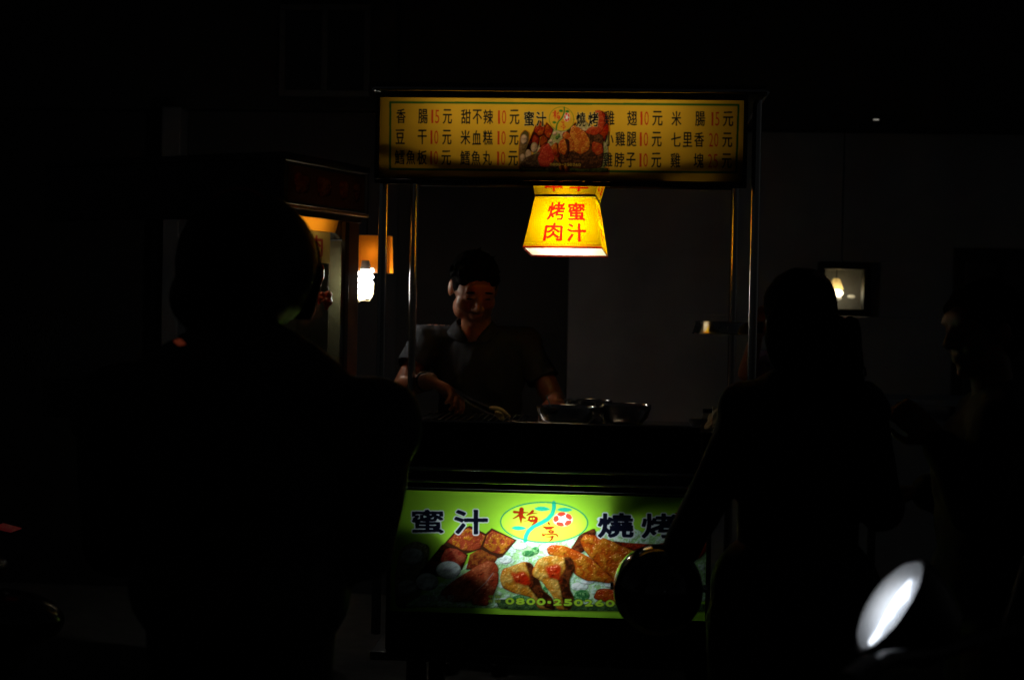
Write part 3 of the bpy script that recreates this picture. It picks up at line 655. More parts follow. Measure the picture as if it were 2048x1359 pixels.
# ------------------------------------------------------------------ lantern under the roof
L0 = Vector((-.010, .235, 1.583))
lan = thing('paper_lantern', 'glowing yellow lantern with red characters hanging below the menu board', 'lantern', L0)
lan.rotation_euler = (math.radians(-7), 0, math.radians(-7))
def frustum(w0, d0, w1, d1, z0, z1):  # bottom, top corners: front-left, front-right, back-right, back-left
    return [(-w0, -d0, z0), (w0, -d0, z0), (w0, d0, z0), (-w0, d0, z0)], [(-w1, -d1, z1), (w1, -d1, z1), (w1, d1, z1), (-w1, d1, z1)]
chars = [('烤', .255, .505, .115, .455), ('蜜', .565, .815, .125, .465), ('肉', .25, .49, .52, .86), ('汁', .56, .81, .53, .87)]
im = draw_lantern(chars); lm = lightbox('lantern_paper', image=im, tw=.9)
def quad_sheet(m, a, b, c, d, n=8):
    a, b, c, d = map(Vector, (a, b, c, d)); v = []; uv = []; f = []
    w0 = (b - a).length; w1 = (c - d).length
    for i in range(n + 1):
        for k in range(n + 1):
            u = k / n; t = i / n; p = (a * (1 - u) + b * u) * (1 - t) + (d * (1 - u) + c * u) * t; v.append(p)
    for i in range(n):
        for k in range(n):
            f.append((i * (n + 1) + k, i * (n + 1) + k + 1, (i + 1) * (n + 1) + k + 1, (i + 1) * (n + 1) + k)); uv += [(k / n, i / n), ((k + 1) / n, i / n), ((k + 1) / n, (i + 1) / n), (k / n, (i + 1) / n)]
    m.add(v, f); return uv
B, T_ = frustum(.130, .086, .099, .066, 0, .173)
for i in range(4):
    j = (i + 1) % 4
    m = MB(); uv = quad_sheet(m, B[i], B[j], T_[j], T_[i]); m.build('lantern_side', lm, lan, world=False, uv=uv)
chars2 = [('本', .18, .46, .20, .88), ('草', .58, .86, .20, .88)]
im2 = draw_lantern(chars2, band=False); lm2 = lightbox('lantern_crown_paper', image=im2, tw=.9)
B2, T2 = frustum(.1, .068, .118, .082, .181, .26)
for i in range(4):
    j = (i + 1) % 4
    m = MB(); uv = quad_sheet(m, B2[i], B2[j], T2[j], T2[i]); m.build('lantern_crown', lm2, lan, world=False, uv=uv)
MB().box(-.1, .1, -.067, .067, .1735, .1805).build('collar', mat('lantern_collar', (.16, .08, .02), .5), lan, world=False)
MB().add([(-.128, -.084, .004), (.128, -.084, .004), (.128, .084, .004), (-.128, .084, .004)], [(0, 3, 2, 1)]).build('diffuser', lightbox('lantern_diffuser', (1, .98, .84), tw=1), lan, world=False)
tr = MB()
for (a, b_) in [((-.131, -.087), (.131, -.087)), ((.131, -.087), (.131, .087)), ((.131, .087), (-.131, .087)), ((-.131, .087), (-.131, -.087))]:
    tr.tube([(a[0], a[1], 0), (b_[0], b_[1], 0)], .0016, 6)
tr.build('rim', mat('red_rim', (.45, .02, .01), .5), lan, world=False)
lan_bulb = emit('lantern_bulb', (1, .93, .70), 46)
MB().tube([(0, 0, .038), (0, 0, .12)], .018, 16).build('bulb', lan_bulb, lan, world=False, smooth=True)
MB().tube([(0, 0, .215), (0, 0, .235)], .016, 16).build('bulb', emit('crown_bulb', (1, .9, .65), 34), lan, world=False, smooth=True)
MB().tube([(0, 0, .24), (0, 0, .45)], .003, 8).build('cord', rubber, lan, world=False)

# ------------------------------------------------------------------ things on the counter
def bowl(x, y, z, r, h, label):
    o = MB().lathe([(0.0, 0), (r * .55, 0), (r * .66, .003), (r * .86, h * .35), (r * .97, h * .8), (r * .985, h * .97), (r * 1.0, h), (r * 1.025, h * .995), (r * 1.02, h * .96), (r * 1.0, h * .8), (r * .89, h * .33), (r * .69, -.001), (r * .55, -.003), (0, -.003)], (0, 0, 0), 48).build('bowl', bowlsteel, smooth=True)
    o.location = (x, y, z); return tag(o, label, 'bowl', 'steel bowls on the cart counter')
bowl(.195, .36, 1.012, .090, .066, 'steel bowl at the right end of the row on the counter')
bowl(.0, .33, 1.004, .102, .064, 'wide steel bowl on the counter with a thin blue stick leaning in it')
bowl(.07, .56, 1.004, .085, .074, 'steel bowl standing behind the other two bowls')
tag(MB().tube([(-.03, .30, 1.012), (-.073, .42, 1.097)], .0022, 8).build('stick', mat('blue_stick', (.08, .22, .32), .4)), 'thin blue stick leaning inside the wide steel bowl', 'stick')
tl = thing('grill_rack', 'dark wire grill rack lying on the left part of the counter', 'grill', (-.3, .35, 1.004))
for k in range(16):
    MB().tube([(-.50 + k * .024, .06, 1.016), (-.50 + k * .024, .64, 1.016)], .0022, 6).build('wire', darksteel, tl)
for y in (.06, .35, .64): MB().tube([(-.51, y, 1.0115), (-.13, y, 1.0115)], .003, 6).build('cross_wire', darksteel, tl)
pl = tag(MB().lathe([(0, 0), (.05, 0), (.07, .010), (.072, .012), (.071, .008), (.052, -.003), (0, -.003)], (-.155, .16, 1.006), 30).build('plate', mat('grey_plate', (.35, .33, .28), .35), smooth=True), 'small shallow grey plate beside the wide steel bowl', 'plate')
for i, (x, y, r, lab) in enumerate([(-.17, .17, .014, 'dark lump of grilled meat on the left of the grey plate'), (-.14, .15, .011, 'small dark lump of grilled meat on the right of the grey plate')]):
    tag(MB().ell((x, y, 1.018), (r * 1.5, r, r * .8)).build('meat_piece', mat('charred_meat', (.09, .03, .015), .4, bump=.6), smooth=True), lab, 'food', 'meat pieces on the plate')
jar = thing('glass_jar', 'narrow glass jar at the right end of the counter', 'jar', (.405, .03, .985))
MB().lathe([(0, 0), (.016, 0), (.018, .004), (.018, .045), (.013, .055), (.013, .062)], (.452, .03, 1.013), 20).build('jar_body', glass('jar_glass', (.85, .8, .7)), jar, smooth=True)
MB().tube([(.452, .03, 1.0755), (.452, .03, 1.088)], .015, 16).build('lid', darksteel, jar, smooth=True)
# crumpled paper bag at the end of the counter
pb = MB(); n = 9
for i in range(n + 1):
    for k in range(14):
        a = 2 * math.pi * k / 14; t_ = i / n; rr = (.040 - .018 * t_) * (1 + .28 * mnoise.noise(Vector((math.cos(a) * 2, math.sin(a) * 2, t_ * 3))))
        pb.v.append((.500 + rr * math.cos(a) * 1.15 + .006 * t_, .20 + rr * math.sin(a), 1.013 + .067 * t_ + .008 * math.sin(3 * a) * t_))
for i in range(n):
    for k in range(14):
        a = i * 14 + k; b2 = i * 14 + (k + 1) % 14; pb.f.append((a, b2, b2 + 14, a + 14))
pb.f.append(tuple(range(13, -1, -1)))
tag(pb.build('paper_bag', mat('white_paper', (.62, .56, .42), .8, 0, .1, 20, .5, 60)), 'crumpled white paper bag standing at the right end of the cart', 'paper bag')

# ------------------------------------------------------------------ neighbouring cart on the left
NA = Vector((-1.000, .50, 0)); NB = Vector((-.815, .95, 0)); nd = (NB - NA).normalized(); NL = (NB - NA).length
nrz = math.atan2(nd.y, nd.x)
nc = thing('food_cart', 'neighbouring food cart on the left with a glass case of hanging meat', 'food cart', (NA.x, NA.y, PG), nrz)
# local frame: +x along the visible side away from us, +y to the left into the cart
def nl(x, y, z): return (x, y, z - PG)
def nbox(m, x0, x1, y0, y1, z0, z1): return m.box(x0, x1, y0, y1, z0 - PG, z1 - PG)
nbox(MB(), -.05, NL + .02, -.02, 1.1, 1.905, 1.93).build('roof', darksteel, nc, world=False, bevel=.004)
p_ = Print(480, 130, [[480, 0, 0], [0, 130, 0]], (.16, .07, .035))
for q_, (u0, u1) in enumerate([(.06, .28), (.34, .56), (.64, .80), (.84, .96)]):
    p_.food(p_.poly([(u0, .3), (u0 + .05, .15), (u1, .25), (u1 - .02, .7), (u0 + .04, .8)]), (.08, .02, .01), (.25, .05, .02), (.35, .14, .04), 200 + q_, .05, .12)
himg = p_.image('header_print')
MB().add([nl(-.02, -.009, 1.762), nl(NL - .005, -.009, 1.762), nl(NL - .005, -.009, 1.888), nl(-.02, -.009, 1.888)], [(0, 1, 2, 3)]).build('header_print', lightbox('header_film', image=himg, tw=.3), nc, world=False, uv=[(0, 0), (1, 0), (1, 1), (0, 1)])
nbox(MB(), -.03, NL + .005, -.008, .0, 1.752, 1.90).build('header_sign', darksteel, nc, world=False, bevel=.002)
nbox(MB(), -.045, -.036, -.01, 1.1, 1.70, 1.905).build('front_header', darksteel, nc, world=False, bevel=.002)
nbox(MB(), -.045, -.036, -.0, 1.1, .95, 1.1).build('front_rail', darksteel, nc, world=False, bevel=.002)
nbox(MB(), -.035, NL + .004, -.026, -.0095, 1.737, 1.748).build('header_lip', mat('orange_lip', (.75, .40, .14), .3, 0, .2, 8), nc, world=False, bevel=.002)
nbox(MB(), -.03, NL - .002, .0, .012, 1.714, 1.7365).build('top_rail', blackpaint, nc, world=False, bevel=.002)
nbox(MB(), -.03, -.003, .0, .03, .95, 1.713).build('post', brownwood, nc, world=False, bevel=.003)
nbox(MB(), .372, .398, .0, .02, .95, 1.713).build('post', blackpaint, nc, world=False, bevel=.002)
nbox(MB(), .400, .470, .002, .022, .95, 1.713).build('post', mat('brown_steel', (.22, .14, .09), .4, .3, .15, 12, .1), nc, world=False, bevel=.003)
nbox(MB(), -.002, .371, .003, .007, 1.0, 1.713).build('pane', glass('case_glass', (.92, .93, .9), .02), nc, world=False)
ow = MB(); ow.add([nl(.0, .03, 1.735), nl(.40, .03, 1.735), nl(.40, .05, 1.672), nl(.0, .05, 1.672)], [(0, 1, 2, 3)])
ow.build('inner_valance', lightbox('valance_film', (1.0, .36, .02)), nc, world=False)
nbox(MB(), .375, .43, .025, .20, 1.645, 1.735).build('bracket_plate', darksteel, nc, world=False, bevel=.003)
p_ = Print(380, 160, [[380, 0, 0], [0, 160, 0]], (.62, .40, .10)); p_.put(p_.text('肉', .62, .86, .14, .80, .012), (.42, .05, .03), 1); p_.put(p_.text('烤', .30, .54, .14, .80, .012), (.42, .05, .03), 1); pimg = p_.image('poster_print')
MB().add([nl(.0, .062, 1.555), nl(.36, .062, 1.555), nl(.36, .062, 1.671), nl(.0, .062, 1.671)], [(0, 1, 2, 3)]).build('poster', lightbox('poster_film', image=pimg, tw=.5), nc, world=False, uv=[(0, 0), (1, 0), (1, 1), (0, 1)])
nbox(MB(), .0, NL + .01, .30, .31, .95, 1.88).build('back_panel', mat('case_back', (.26, .26, .22), .38, .6, .2, 8, .1), nc, world=False)
MB().add([nl(NL + .004, .076, 1.0), nl(NL + .004, .150, 1.0), nl(NL + .004, .150, 1.71), nl(NL + .004, .076, 1.71)], [(0, 1, 2, 3)]).build('glow_strip', lightbox('glow_strip_film', (.085, .08, .042), tw=.85), nc, world=False)  # stands for lit metal: translucent strip added so the bulb glows through
nbox(MB(), NL + .002, NL + .008, .1505, .298, .95, 1.71).build('end_panel', mat('case_end', (.14, .145, .12), .35, .8, .25, 8, .1), nc, world=False)
MB().tube([nl(.10, .10, 1.715), nl(.30, .10, 1.715)], .009, 12).build('case_fill_lamp', emit('case_fill_tube', (1, .82, .5), 9), nc, world=False, smooth=True)  # added lamp hidden by the valance, brightens the inside of the case
nbox(MB(), -.03, NL, .0, .60, .90, .945).build('counter', steel, nc, world=False, bevel=.004)
nbox(MB(), -.0, NL - .02, .03, .58, .2, .898).build('cabinet', sootsteel, nc, world=False, bevel=.004)
for x in (.08, NL - .1):
    for y in (.12, .5):
        MB().tube([(x, y - .02, .1), (x, y + .02, .1)], .1, 24).build('wheel', rubber, nc, world=False, smooth=True)
for x in (-.02, NL - .03):
    nbox(MB(), x, x + .03, .57, .60, .95, 1.904).build('post', darksteel, nc, world=False)
NM = Matrix.Translation((NA.x, NA.y, PG)) @ Matrix.Rotation(nrz, 4, 'Z')
def nw_(x, y, z): return NM @ Vector(nl(x, y, z))
meatm = mat('glazed_meat', (.50, .07, .03), .22, 0, .35, 30, .5, 80, coat=.4)
def hang_meat(x, y, z, L, r, lab):
    t = thing('hanging_meat', lab, 'meat', nw_(x, y, z), 0, 'roast meats hanging in the glass case')
    m = MB(); pts = []; rs = []
    for i in range(11):
        q = i / 10; pts.append(nw_(x + .006 * math.sin(q * 5), y, z - L * q)); rs.append(r * (.30 + .75 * math.sin(math.pi * min(1, q * 1.02 + .03)) ** .7 + .16 * math.sin(q * 13)))
    m.tube(pts, rs, 14).build('meat', meatm, t, smooth=True)
    MB().tube([nw_(x, y, z - .004), nw_(x, y, z + .06)], .0018, 6).build('hook', steel, t)
hang_meat(.275, .045, 1.548, .080, .011, 'thin strip of roast meat hanging highest in the glass case')
hang_meat(.322, .045, 1.450, .070, .017, 'short glossy red sausage hanging lower in the glass case')
hang_meat(.282, .050, 1.446, .045, .015, 'small brown roast piece hanging nearest the helmeted man')
# neighbour's lantern and bare lamp
n2 = thing('paper_lantern', 'orange lantern above the bare white bulb on the neighbouring cart', 'lantern', (-.790, 1.095, 1.530))
lm3 = lightbox('orange_paper', (1, .30, .015), tw=.92)
B3, T3 = frustum(.069, .045, .065, .042, 0, .145)
for i in range(4):
    j = (i + 1) % 4
    MB().add([B3[i], B3[j], T3[j], T3[i]], [(0, 1, 2, 3)]).build('lantern_side', lm3, n2, world=False)
MB().box(-.065, .065, -.042, .042, .1455, .150).build('cap', darksteel, n2, world=False)
MB().tube([(-.03, 0, .152), (-.03, 0, .40)], .003, 8).build('cord', rubber, n2, world=False)
MB().tube([(.0, 0, .05), (.0, 0, .10)], .012, 12).build('bulb', emit('inner_bulb', (1, .85, .55), 4), n2, world=False, smooth=True)
bc = Vector((-.812, 1.025, 1.485))
cfl = thing('energy_saving_bulb', 'blazing white bare bulb in a wire guard beneath the orange lantern', 'light bulb', bc)
spir = []
for i in range(70):
    q = i / 69; a = q * 2 * math.pi * 4.5; rr = .024 * (1 - .35 * max(0, q - .6)); spir.append((bc.x + rr * math.cos(a), bc.y + rr * math.sin(a), bc.z + .052 - .108 * q))
BULB = emit('bare_bulb', (1, .97, .88), 21)
MB().tube(spir, .0085, 8).build('glass_spiral', BULB, cfl, smooth=True)
MB().tube([(bc.x, bc.y, bc.z + .05), (bc.x, bc.y, bc.z - .05)], .022, 16).build('glow_core', BULB, cfl, smooth=True)
MB().tube([(bc.x, bc.y, bc.z + .056), (bc.x, bc.y, bc.z + .09)], [.022, .014], 16).build('socket', white_paint, cfl, smooth=True)
g = MB(); g.tube([bc + Vector(q) for q in [(-.036, 0, .0), (-.034, -.005, -.035), (-.016, -.015, -.066), (.020, -.015, -.068), (.032, 0, -.04), (.034, 0, 0)]], .0022, 8); g.tube([bc + Vector((-.034, -.02, -.045)), bc + Vector((-.018, -.025, -.072))], .004, 8)
g.build('wire_guard', mat('brass_wire', (.5, .4, .2), .3, 1), cfl, smooth=True)

# ------------------------------------------------------------------ people
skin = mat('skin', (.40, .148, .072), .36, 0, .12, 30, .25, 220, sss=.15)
skin_shaded = mat('skin_shade', (.17, .08, .05), .5, 0, .12, 30, .2, 220)  # darker copy of skin, the shade on these people put into the colour
hairm = mat('black_hair', (.004, .0035, .003), .85, 0, .3, 60, .6, 200, stretch=(1, 1, .12), spec=.03)
shirt_grey = mat('charcoal_cotton', (.019, .023, .032), .85, 0, .15, 60, .4, 400)
jacket = mat('black_jacket', (.010, .010, .011), .65, 0, .3, 30, .4, 150)
denim = mat('dark_denim', (.016, .018, .026), .85, 0, .25, 50, .4, 400)
topm = mat('black_top', (.010, .010, .012), .85, 0, .3, 50, .4, 300)
helmet_black = mat('black_helmet', (.008, .008, .009), .12, 0, .2, 5, .01, coat=1)
mauve = mat('mauve_cotton', (.20, .12, .20), .85, 0, .2, 50, .4, 300)
def melt(mb, name, m, parent, voxel, smooth=6, fold=0, fscale=9, cut=None, label=None):
    """melts overlapping limbs into one continuous surface, adds folds, trims hems"""
    me = bpy.data.meshes.new(name); me.from_pydata(mb.v, [], mb.f); me.update()
    o = bpy.data.objects.new(name, me); COL.objects.link(o)
    r = o.modifiers.new('r', 'REMESH'); r.mode = 'VOXEL'; r.voxel_size = voxel
    s_ = o.modifiers.new('s', 'SMOOTH'); s_.factor = .6; s_.iterations = smooth
    bpy.context.view_layer.update()
    ev = o.evaluated_get(bpy.context.evaluated_depsgraph_get())
    new = bpy.data.meshes.new_from_object(ev); old = o.data; o.modifiers.clear(); o.data = new; bpy.data.meshes.remove(old)
    n = len(new.vertices); co = np.empty(n * 3); new.vertices.foreach_get('co', co); co = co.reshape(-1, 3)
    if fold:
        no = np.empty(n * 3); new.vertices.foreach_get('normal', no); no = no.reshape(-1, 3)
        d = np.array([mnoise.fractal(Vector((p[0] * fscale, p[1] * fscale, p[2] * fscale * .45)), 1.0, 2.0, 3) for p in co])
        d += .6 * np.array([1 - 2 * abs(mnoise.noise(Vector((p[0] * fscale * 1.3 + 5, p[1] * fscale, p[2] * fscale * .5)))) for p in co])
        co = co + no * (d * fold)[:, None]
    import bmesh
    if cut is not None:
        bm = bmesh.new(); new.vertices.foreach_set('co', co.ravel()); bm.from_mesh(new)
        kill = [v for v in bm.verts if cut(v.co)]
        bmesh.ops.delete(bm, geom=kill, context='VERTS'); bm.to_mesh(new); bm.free()
        n = len(new.vertices); co = np.empty(n * 3); new.vertices.foreach_get('co', co); co = co.reshape(-1, 3)
    if parent is not None:
        inv = np.array(chain_matrix(parent).inverted()); co = co @ inv[:3, :3].T + inv[:3, 3]
        o.parent = parent
    new.vertices.foreach_set('co', co.ravel()); new.polygons.foreach_set('use_smooth', [True] * len(new.polygons)); new.update()
    new.materials.clear(); new.materials.append(m)
    if label: o['label'] = label
    return o
def shell(o, t):
    s_ = o.modifiers.new('thick', 'SOLIDIFY'); s_.thickness = t; s_.offset = -1; return o
V = Vector
def head(m, c, yaw, pitch, s=1.0, hair=None, hv='short', roll=0):
    """face looks along -Y before turning; adds skull, jaw, nose, lips, lids and ears to m"""
    R = Matrix.Rotation(yaw, 3, 'Z') @ Matrix.Rotation(pitch, 3, 'X') @ Matrix.Rotation(roll, 3, 'Y'); c = V(c)
    P = lambda x, y, z: c + R @ (V((x, y, z)) * s)
    E = lambda x, y, z, a, b_, d, rr=None: m.ell(P(x, y, z), (a * s, b_ * s, d * s), R @ rr if rr else R, 18, 12)
    E(0, .012, .035, .077, .095, .082); E(0, -.012, .012, .070, .078, .075); E(0, -.020, -.045, .060, .062, .060); E(0, -.028, -.072, .046, .050, .040)
    E(0, -.062, -.092, .020, .020, .017)
    for q in (-1, 1):
        E(q * .036, -.045, -.022, .032, .034, .034); E(q * .044, -.012, -.060, .024, .045, .036)
        E(q * .030, -.083, .034, .024, .010, .008); E(q * .031, -.073, .012, .017, .012, .010)
        E(q * .014, -.094, -.024, .011, .012, .009); E(q * .079, .010, .002, .008, .019, .032, Matrix.Rotation(q * -.25, 3, 'Z'))
    m.cone(P(0, -.086, .022), .009 * s, P(0, -.105, -.018), .013 * s)
    E(0, -.080, -.051, .024, .012, .007); E(0, -.079, -.062, .019, .012, .008); E(0, -.080, .045, .050, .012, .025)
    if hair is not None:
        hm = MB()
        HE = lambda x, y, z, a, b_, d: hm.ell(P(x, y, z), (a * s, b_ * s, d * s), R, 20, 14)
        HE(0, .020, .052, .084, .095, .080); HE(0, .052, .005, .074, .064, .085)
        HE(0, -.030, .088, .062, .046, .030)
        for q in (-1, 1): HE(q * .058, .006, .036, .021, .046, .046); HE(q * .052, -.040, .066, .022, .032, .024)
        for k in range(90):
            a = random.uniform(0, 2 * math.pi); e = random.uniform(.15, 1.45)
            d = V((math.cos(a) * math.cos(e), math.sin(a) * math.cos(e), math.sin(e)))
            q0 = V((d.x * .078, .02 + d.y * .088, .052 + d.z * .074)); 
            if q0.y < -.045 and q0.z < .085: continue
            q1 = q0 + V((d.x * .012, -.018, d.z * .012)) + V((random.uniform(-.01, .01),) * 3)
            hm.cone(P(*q0), .006 * s, P(*q1), .002 * s, 8)
        return hm
def hand(m, w, d, pn, s=1.0, curl=(.5, .6, .7, .8), thumb=1, spread=.10):
    """palm from wrist w along d, pn = direction the palm faces; four unequal bent fingers and a thumb"""
    d = V(d).normalized(); pn = V(pn); pn = (pn - d * pn.dot(d)).normalized(); sd = d.cross(pn) * thumb; w = V(w)
    for k, off in enumerate((.030, .011, -.009, -.028)):
        m.cone(w + sd * off * .55 * s, .015 * s, w + d * .085 * s + sd * off * s, .0125 * s)
    L = (.068, .077, .071, .055)
    for k, off in enumerate((.031, .011, -.010, -.030)):
        p = w + d * .088 * s + sd * off * s; dd = (d + sd * (off * spread * 30) * .03).normalized(); a = curl[k]
        for j, (fr_, r) in enumerate(((.45, .0095), (.32, .0086), (.25, .0076))):
            ang = a * (j + .6) * .8; v = (dd * math.cos(ang) + pn * math.sin(ang)).normalized()
            q = p + v * L[k] * fr_ * s; m.cone(p, r * s, q, r * .92 * s, 10); p = q
    p = w + d * .020 * s + sd * .026 * s
    v = (d * .75 + sd * .75 + pn * .35).normalized(); q = p + v * .045 * s; m.cone(p, .015 * s, q, .012 * s, 10)
    v2 = (d * .95 + sd * .1 + pn * .5).normalized(); q2 = q + v2 * .032 * s; m.cone(q, .0115 * s, q2, .010 * s, 10); m.cone(q2, .0098 * s, q2 + (d * .9 - sd * .2 + pn * .5).normalized() * .022 * s, .008 * s, 10)
def limb(m, pts, grow_=0):
    for (p, r), (q, r2) in zip(pts[:-1], pts[1:]): m.cone(p, r + grow_, q, r2 + grow_)
def torso(m, hip, chest, shl, shr, g=0, w=1.0, yaw=0, depth=1.0):
    R = Matrix.Rotation(yaw, 3, 'Z'); hip = V(hip); chest = V(chest)
    m.ell(chest, (.158 * w + g, .105 * depth + g, .17 + g), R); m.ell(chest * .5 + hip * .5, (.145 * w + g, .10 * depth + g, .17 + g), R); m.ell(hip, (.160 * w + g, .112 * depth + g, .125 + g), R)
    m.cone(shl, .056 + g, shr, .056 + g); m.cone(V(shl) * .7 + V(shr) * .3 + V((0, 0, -.06)), .075 + g, V(shr) * .7 + V(shl) * .3 + V((0, 0, -.06)), .075 + g)
def shoes(parent, ps, d, m=blackpaint):
    d = V(d).normalized()
    for p in ps:
        s_ = MB(); s_.cone(V(p) + V((0, 0, .045)) - d * .03, .042, V(p) + d * .14 + V((0, 0, .028)), .030); s_.box(p[0] - .03, p[0] + .03, p[1] - .03, p[1] + .03, p[2], p[2] + .03)
        melt(s_, 'shoe', m, parent, .006, 4)

# --- the seller
S = thing('person', 'seller in a dark grey polo shirt bending over the counter with tongs', 'person', (-.36, 1.08, PG))
m = MB()
hc = V((-.380, .955, 1.466))
hh = head(m, hc, .30, .50, 1.12, hair=True)
neck = V((-.368, 1.03, 1.30))
m.cone(neck + V((0, .0, -.03)), .064, hc + V((0, .035, -.04)), .055)
m.cone(neck + V((-.02, -.02, -.03)), .045, V((-.385, .955, 1.40)), .04)
shR = V((-.560, 1.05, 1.278)); shL = V((-.185, 1.07, 1.262)); elR = V((-.645, .93, 1.085)); elL = V((-.060, 1.0, 1.04)); wrR = V((-.510, .69, 1.128)); wrL = V((-.055, .80, 1.06))
torso(m, (-.36, 1.10, .84), (-.365, 1.06, 1.15), shL, shR, 0, 1.02)
m.cone(neck + V((0, .02, -.02)), .07, V((-.48, 1.05, 1.27)), .05); m.cone(neck + V((0, .02, -.02)), .07, V((-.25, 1.06, 1.26)), .05)
limb(m, [(shR, .050), (elR, .043), (wrR, .031)]); limb(m, [(shL, .050), (elL, .043), (wrL, .031)])
hand(m, wrR, V((.66, -.38, -.26)), V((-.15, -.35, -1)), 1.22, (.75, .85, .95, 1.05), 1)
hand(m, wrL, V((.1, -.8, -.35)), V((0, -.2, -1)), 1.0, (.5, .6, .7, .7), -1)
for sx in (-.085, .085):
    limb(m, [((-.36 + sx, 1.10, .78), .085), ((-.36 + sx * 1.1, 1.08, .43), .056), ((-.36 + sx * 1.1, 1.12, PG + .07), .038)])
melt(m, 'body', skin, S, .0042, 13)
m = MB(); torso(m, (-.36, 1.10, .88), (-.365, 1.055, 1.15), shL, shR, .016, 1.04)
m.cone(neck + V((0, .015, -.012)), .072, V((-.50, 1.05, 1.29)), .056); m.cone(neck + V((0, .015, -.012)), .072, V((-.25, 1.06, 1.28)), .056)
limb(m, [(shR, .064), (shR * .25 + elR * .75, .064), (elR, .062)]); limb(m, [(shL, .064), (shL * .25 + elL * .75, .064), (elL, .062)])
def seller_cut(p):
    q = p - V((-.385, 0, 0))
    if p.z > 1.275 - 0 and p.y < 1.02 and abs(q.x) < (p.z - 1.262) * .62 + .004: return True      # open V neck
    if p.z > 1.332 + .0 * q.x: return True
    if p.z < .80: return True
    for sh_, el in ((shR, elR), (shL, elL)):
        d = (el - sh_).normalized()
        if (p - sh_).dot(d) > (el - sh_).length * .62 and (p - (sh_ + d * (p - sh_).dot(d))).length < .085 and abs(p.x + .36) > .17: return True
    return False
shell(melt(m, 'polo_shirt', shirt_grey, S, .006, 5, .0095, 9, seller_cut), .003)
for q in (-1, 1):
    cl = MB(); cx = -.383
    P0 = [(cx + q * .004, .958, 1.262), (cx + q * .046, .955, 1.318), (cx + q * .075, 1.01, 1.350), (cx + q * .052, 1.075, 1.362), (cx, 1.10, 1.365)]
    P1 = [(cx + q * .050, .938, 1.262), (cx + q * .095, .960, 1.290), (cx + q * .108, 1.02, 1.318), (cx + q * .07, 1.105, 1.33), (cx, 1.125, 1.335)]
    v = [*P0, *P1]; f = [(i, i + 1, i + 6, i + 5) for i in range(4)]
    if q < 0: f = [tuple(reversed(x)) for x in f]
    o = cl.add(v, f).build('collar', shirt_grey, S, smooth=True); sb = o.modifiers.new('s', 'SUBSURF'); sb.levels = sb.render_levels = 2; shell(o, .004)
m = MB(); m.ell((-.36, 1.10, .84), (.178, .13, .12))
for sx in (-.085, .085): limb(m, [((-.36 + sx, 1.10, .76), .098), ((-.36 + sx * 1.1, 1.08, .43), .075), ((-.36 + sx * 1.1, 1.12, PG + .06), .062)])
melt(m, 'trousers', denim, S, .010, 4, .004)
melt(hh, 'hair', hairm, S, .0040, 2, .002, 40)
RS = Matrix.Rotation(.30, 3, 'Z') @ Matrix.Rotation(.50, 3, 'X')
for q in (-1, 1):
    MB().ell(hc + RS @ (V((q * .031, -.0900, .037)) * 1.12), (.017, .005, .0042), RS @ Matrix.Rotation(q * .12, 3, 'Y')).build('eyebrow', hairm, S, smooth=True)
    MB().ell(hc + RS @ (V((q * .030, -.0830, .010)) * 1.12), (.014, .0045, .0022), RS).build('eyelash_line', hairm, S, smooth=True)
shoes(S, [(-.455, 1.1, PG), (-.265, 1.1, PG)], (0, -1, 0))
MB().tube([V((-.532, .735, 1.123)) + (V((.0, .35, 1)).normalized() * math.cos(a) + V((.9, .45, -.1)).normalized() * math.sin(a)) * .034 for a in np.linspace(0, 2 * math.pi, 24)], .006, 8).build('wristband', blackpaint, S, smooth=True)
# tongs and the slice they hold
tg = thing('tongs', 'steel tongs in the seller hand gripping a pale slice', 'tongs', (-.36, .6, 1.06))
for dz, dx in ((.008, 0), (-.010, .004)):
    MB().tube([(-.405, .600, 1.098 + dz * .3), (-.355, .583, 1.066 + dz), (-.285, .565, 1.036 + dz * 1.25), (-.238, .555, 1.018 + dz * .9)], [.005, .0045, .0035, .0035], 8).build('arm', steel, tg, smooth=True)
foodm = mat('fishcake', (.60, .44, .18), .45, 0, .15, 40, .3, 150)
def slice_(c0, c1, c2, r, lab):
    pts = [V(c0) * (1 - t) ** 2 + V(c1) * 2 * t * (1 - t) + V(c2) * t * t for t in np.linspace(0, 1, 10)]
    o = MB().tube(pts, [r * (.35 + .65 * math.sin(math.pi * (i + .8) / 10.6)) for i in range(10)], 14).build('fish_cake', foodm, smooth=True)
    tag(o, lab, 'food', 'grilled pieces at the tongs')
slice_((-.280, .55, 1.042), (-.240, .545, 1.045), (-.205, .55, 1.008), .0105, 'curved pale brown fish cake held in the tongs')
slice_((-.258, .54, 1.028), (-.240, .535, 1.022), (-.228, .54, 1.000), .0125, 'short bright yellow fish cake below the tongs')

# --- helmeted man in the left foreground, back to us
H = thing('person', 'man in a black helmet and dark jacket standing with his back to us', 'person', (-.585, -1.72, GZ))
m = MB(); hc = V((-.585, -1.72, 1.435))
head(m, hc, math.pi - .45, .12, 1.0)
m.cone((-.585, -1.75, 1.24), .062, hc + V((0, -.01, -.05)), .056)
shl = V((-.825, -1.74, 1.155)); shr = V((-.325, -1.74, 1.140)); ell_ = V((-.84, -1.70, .90)); elr = V((-.358, -1.70, .90)); wl2 = V((-.78, -1.48, .88)); wr2 = V((-.40, -1.47, .88))
torso(m, (-.585, -1.72, .80), (-.585, -1.74, 1.08), shl, shr)
limb(m, [(shl, .052), (ell_, .043), (wl2, .03)]); limb(m, [(shr, .052), (elr, .043), (wr2, .03)])
hand(m, wl2, V((.3, .8, 0)), V((0, 0, -1)), 1, thumb=-1); hand(m, wr2, V((-.3, .8, 0)), V((0, 0, -1)), 1, thumb=1)
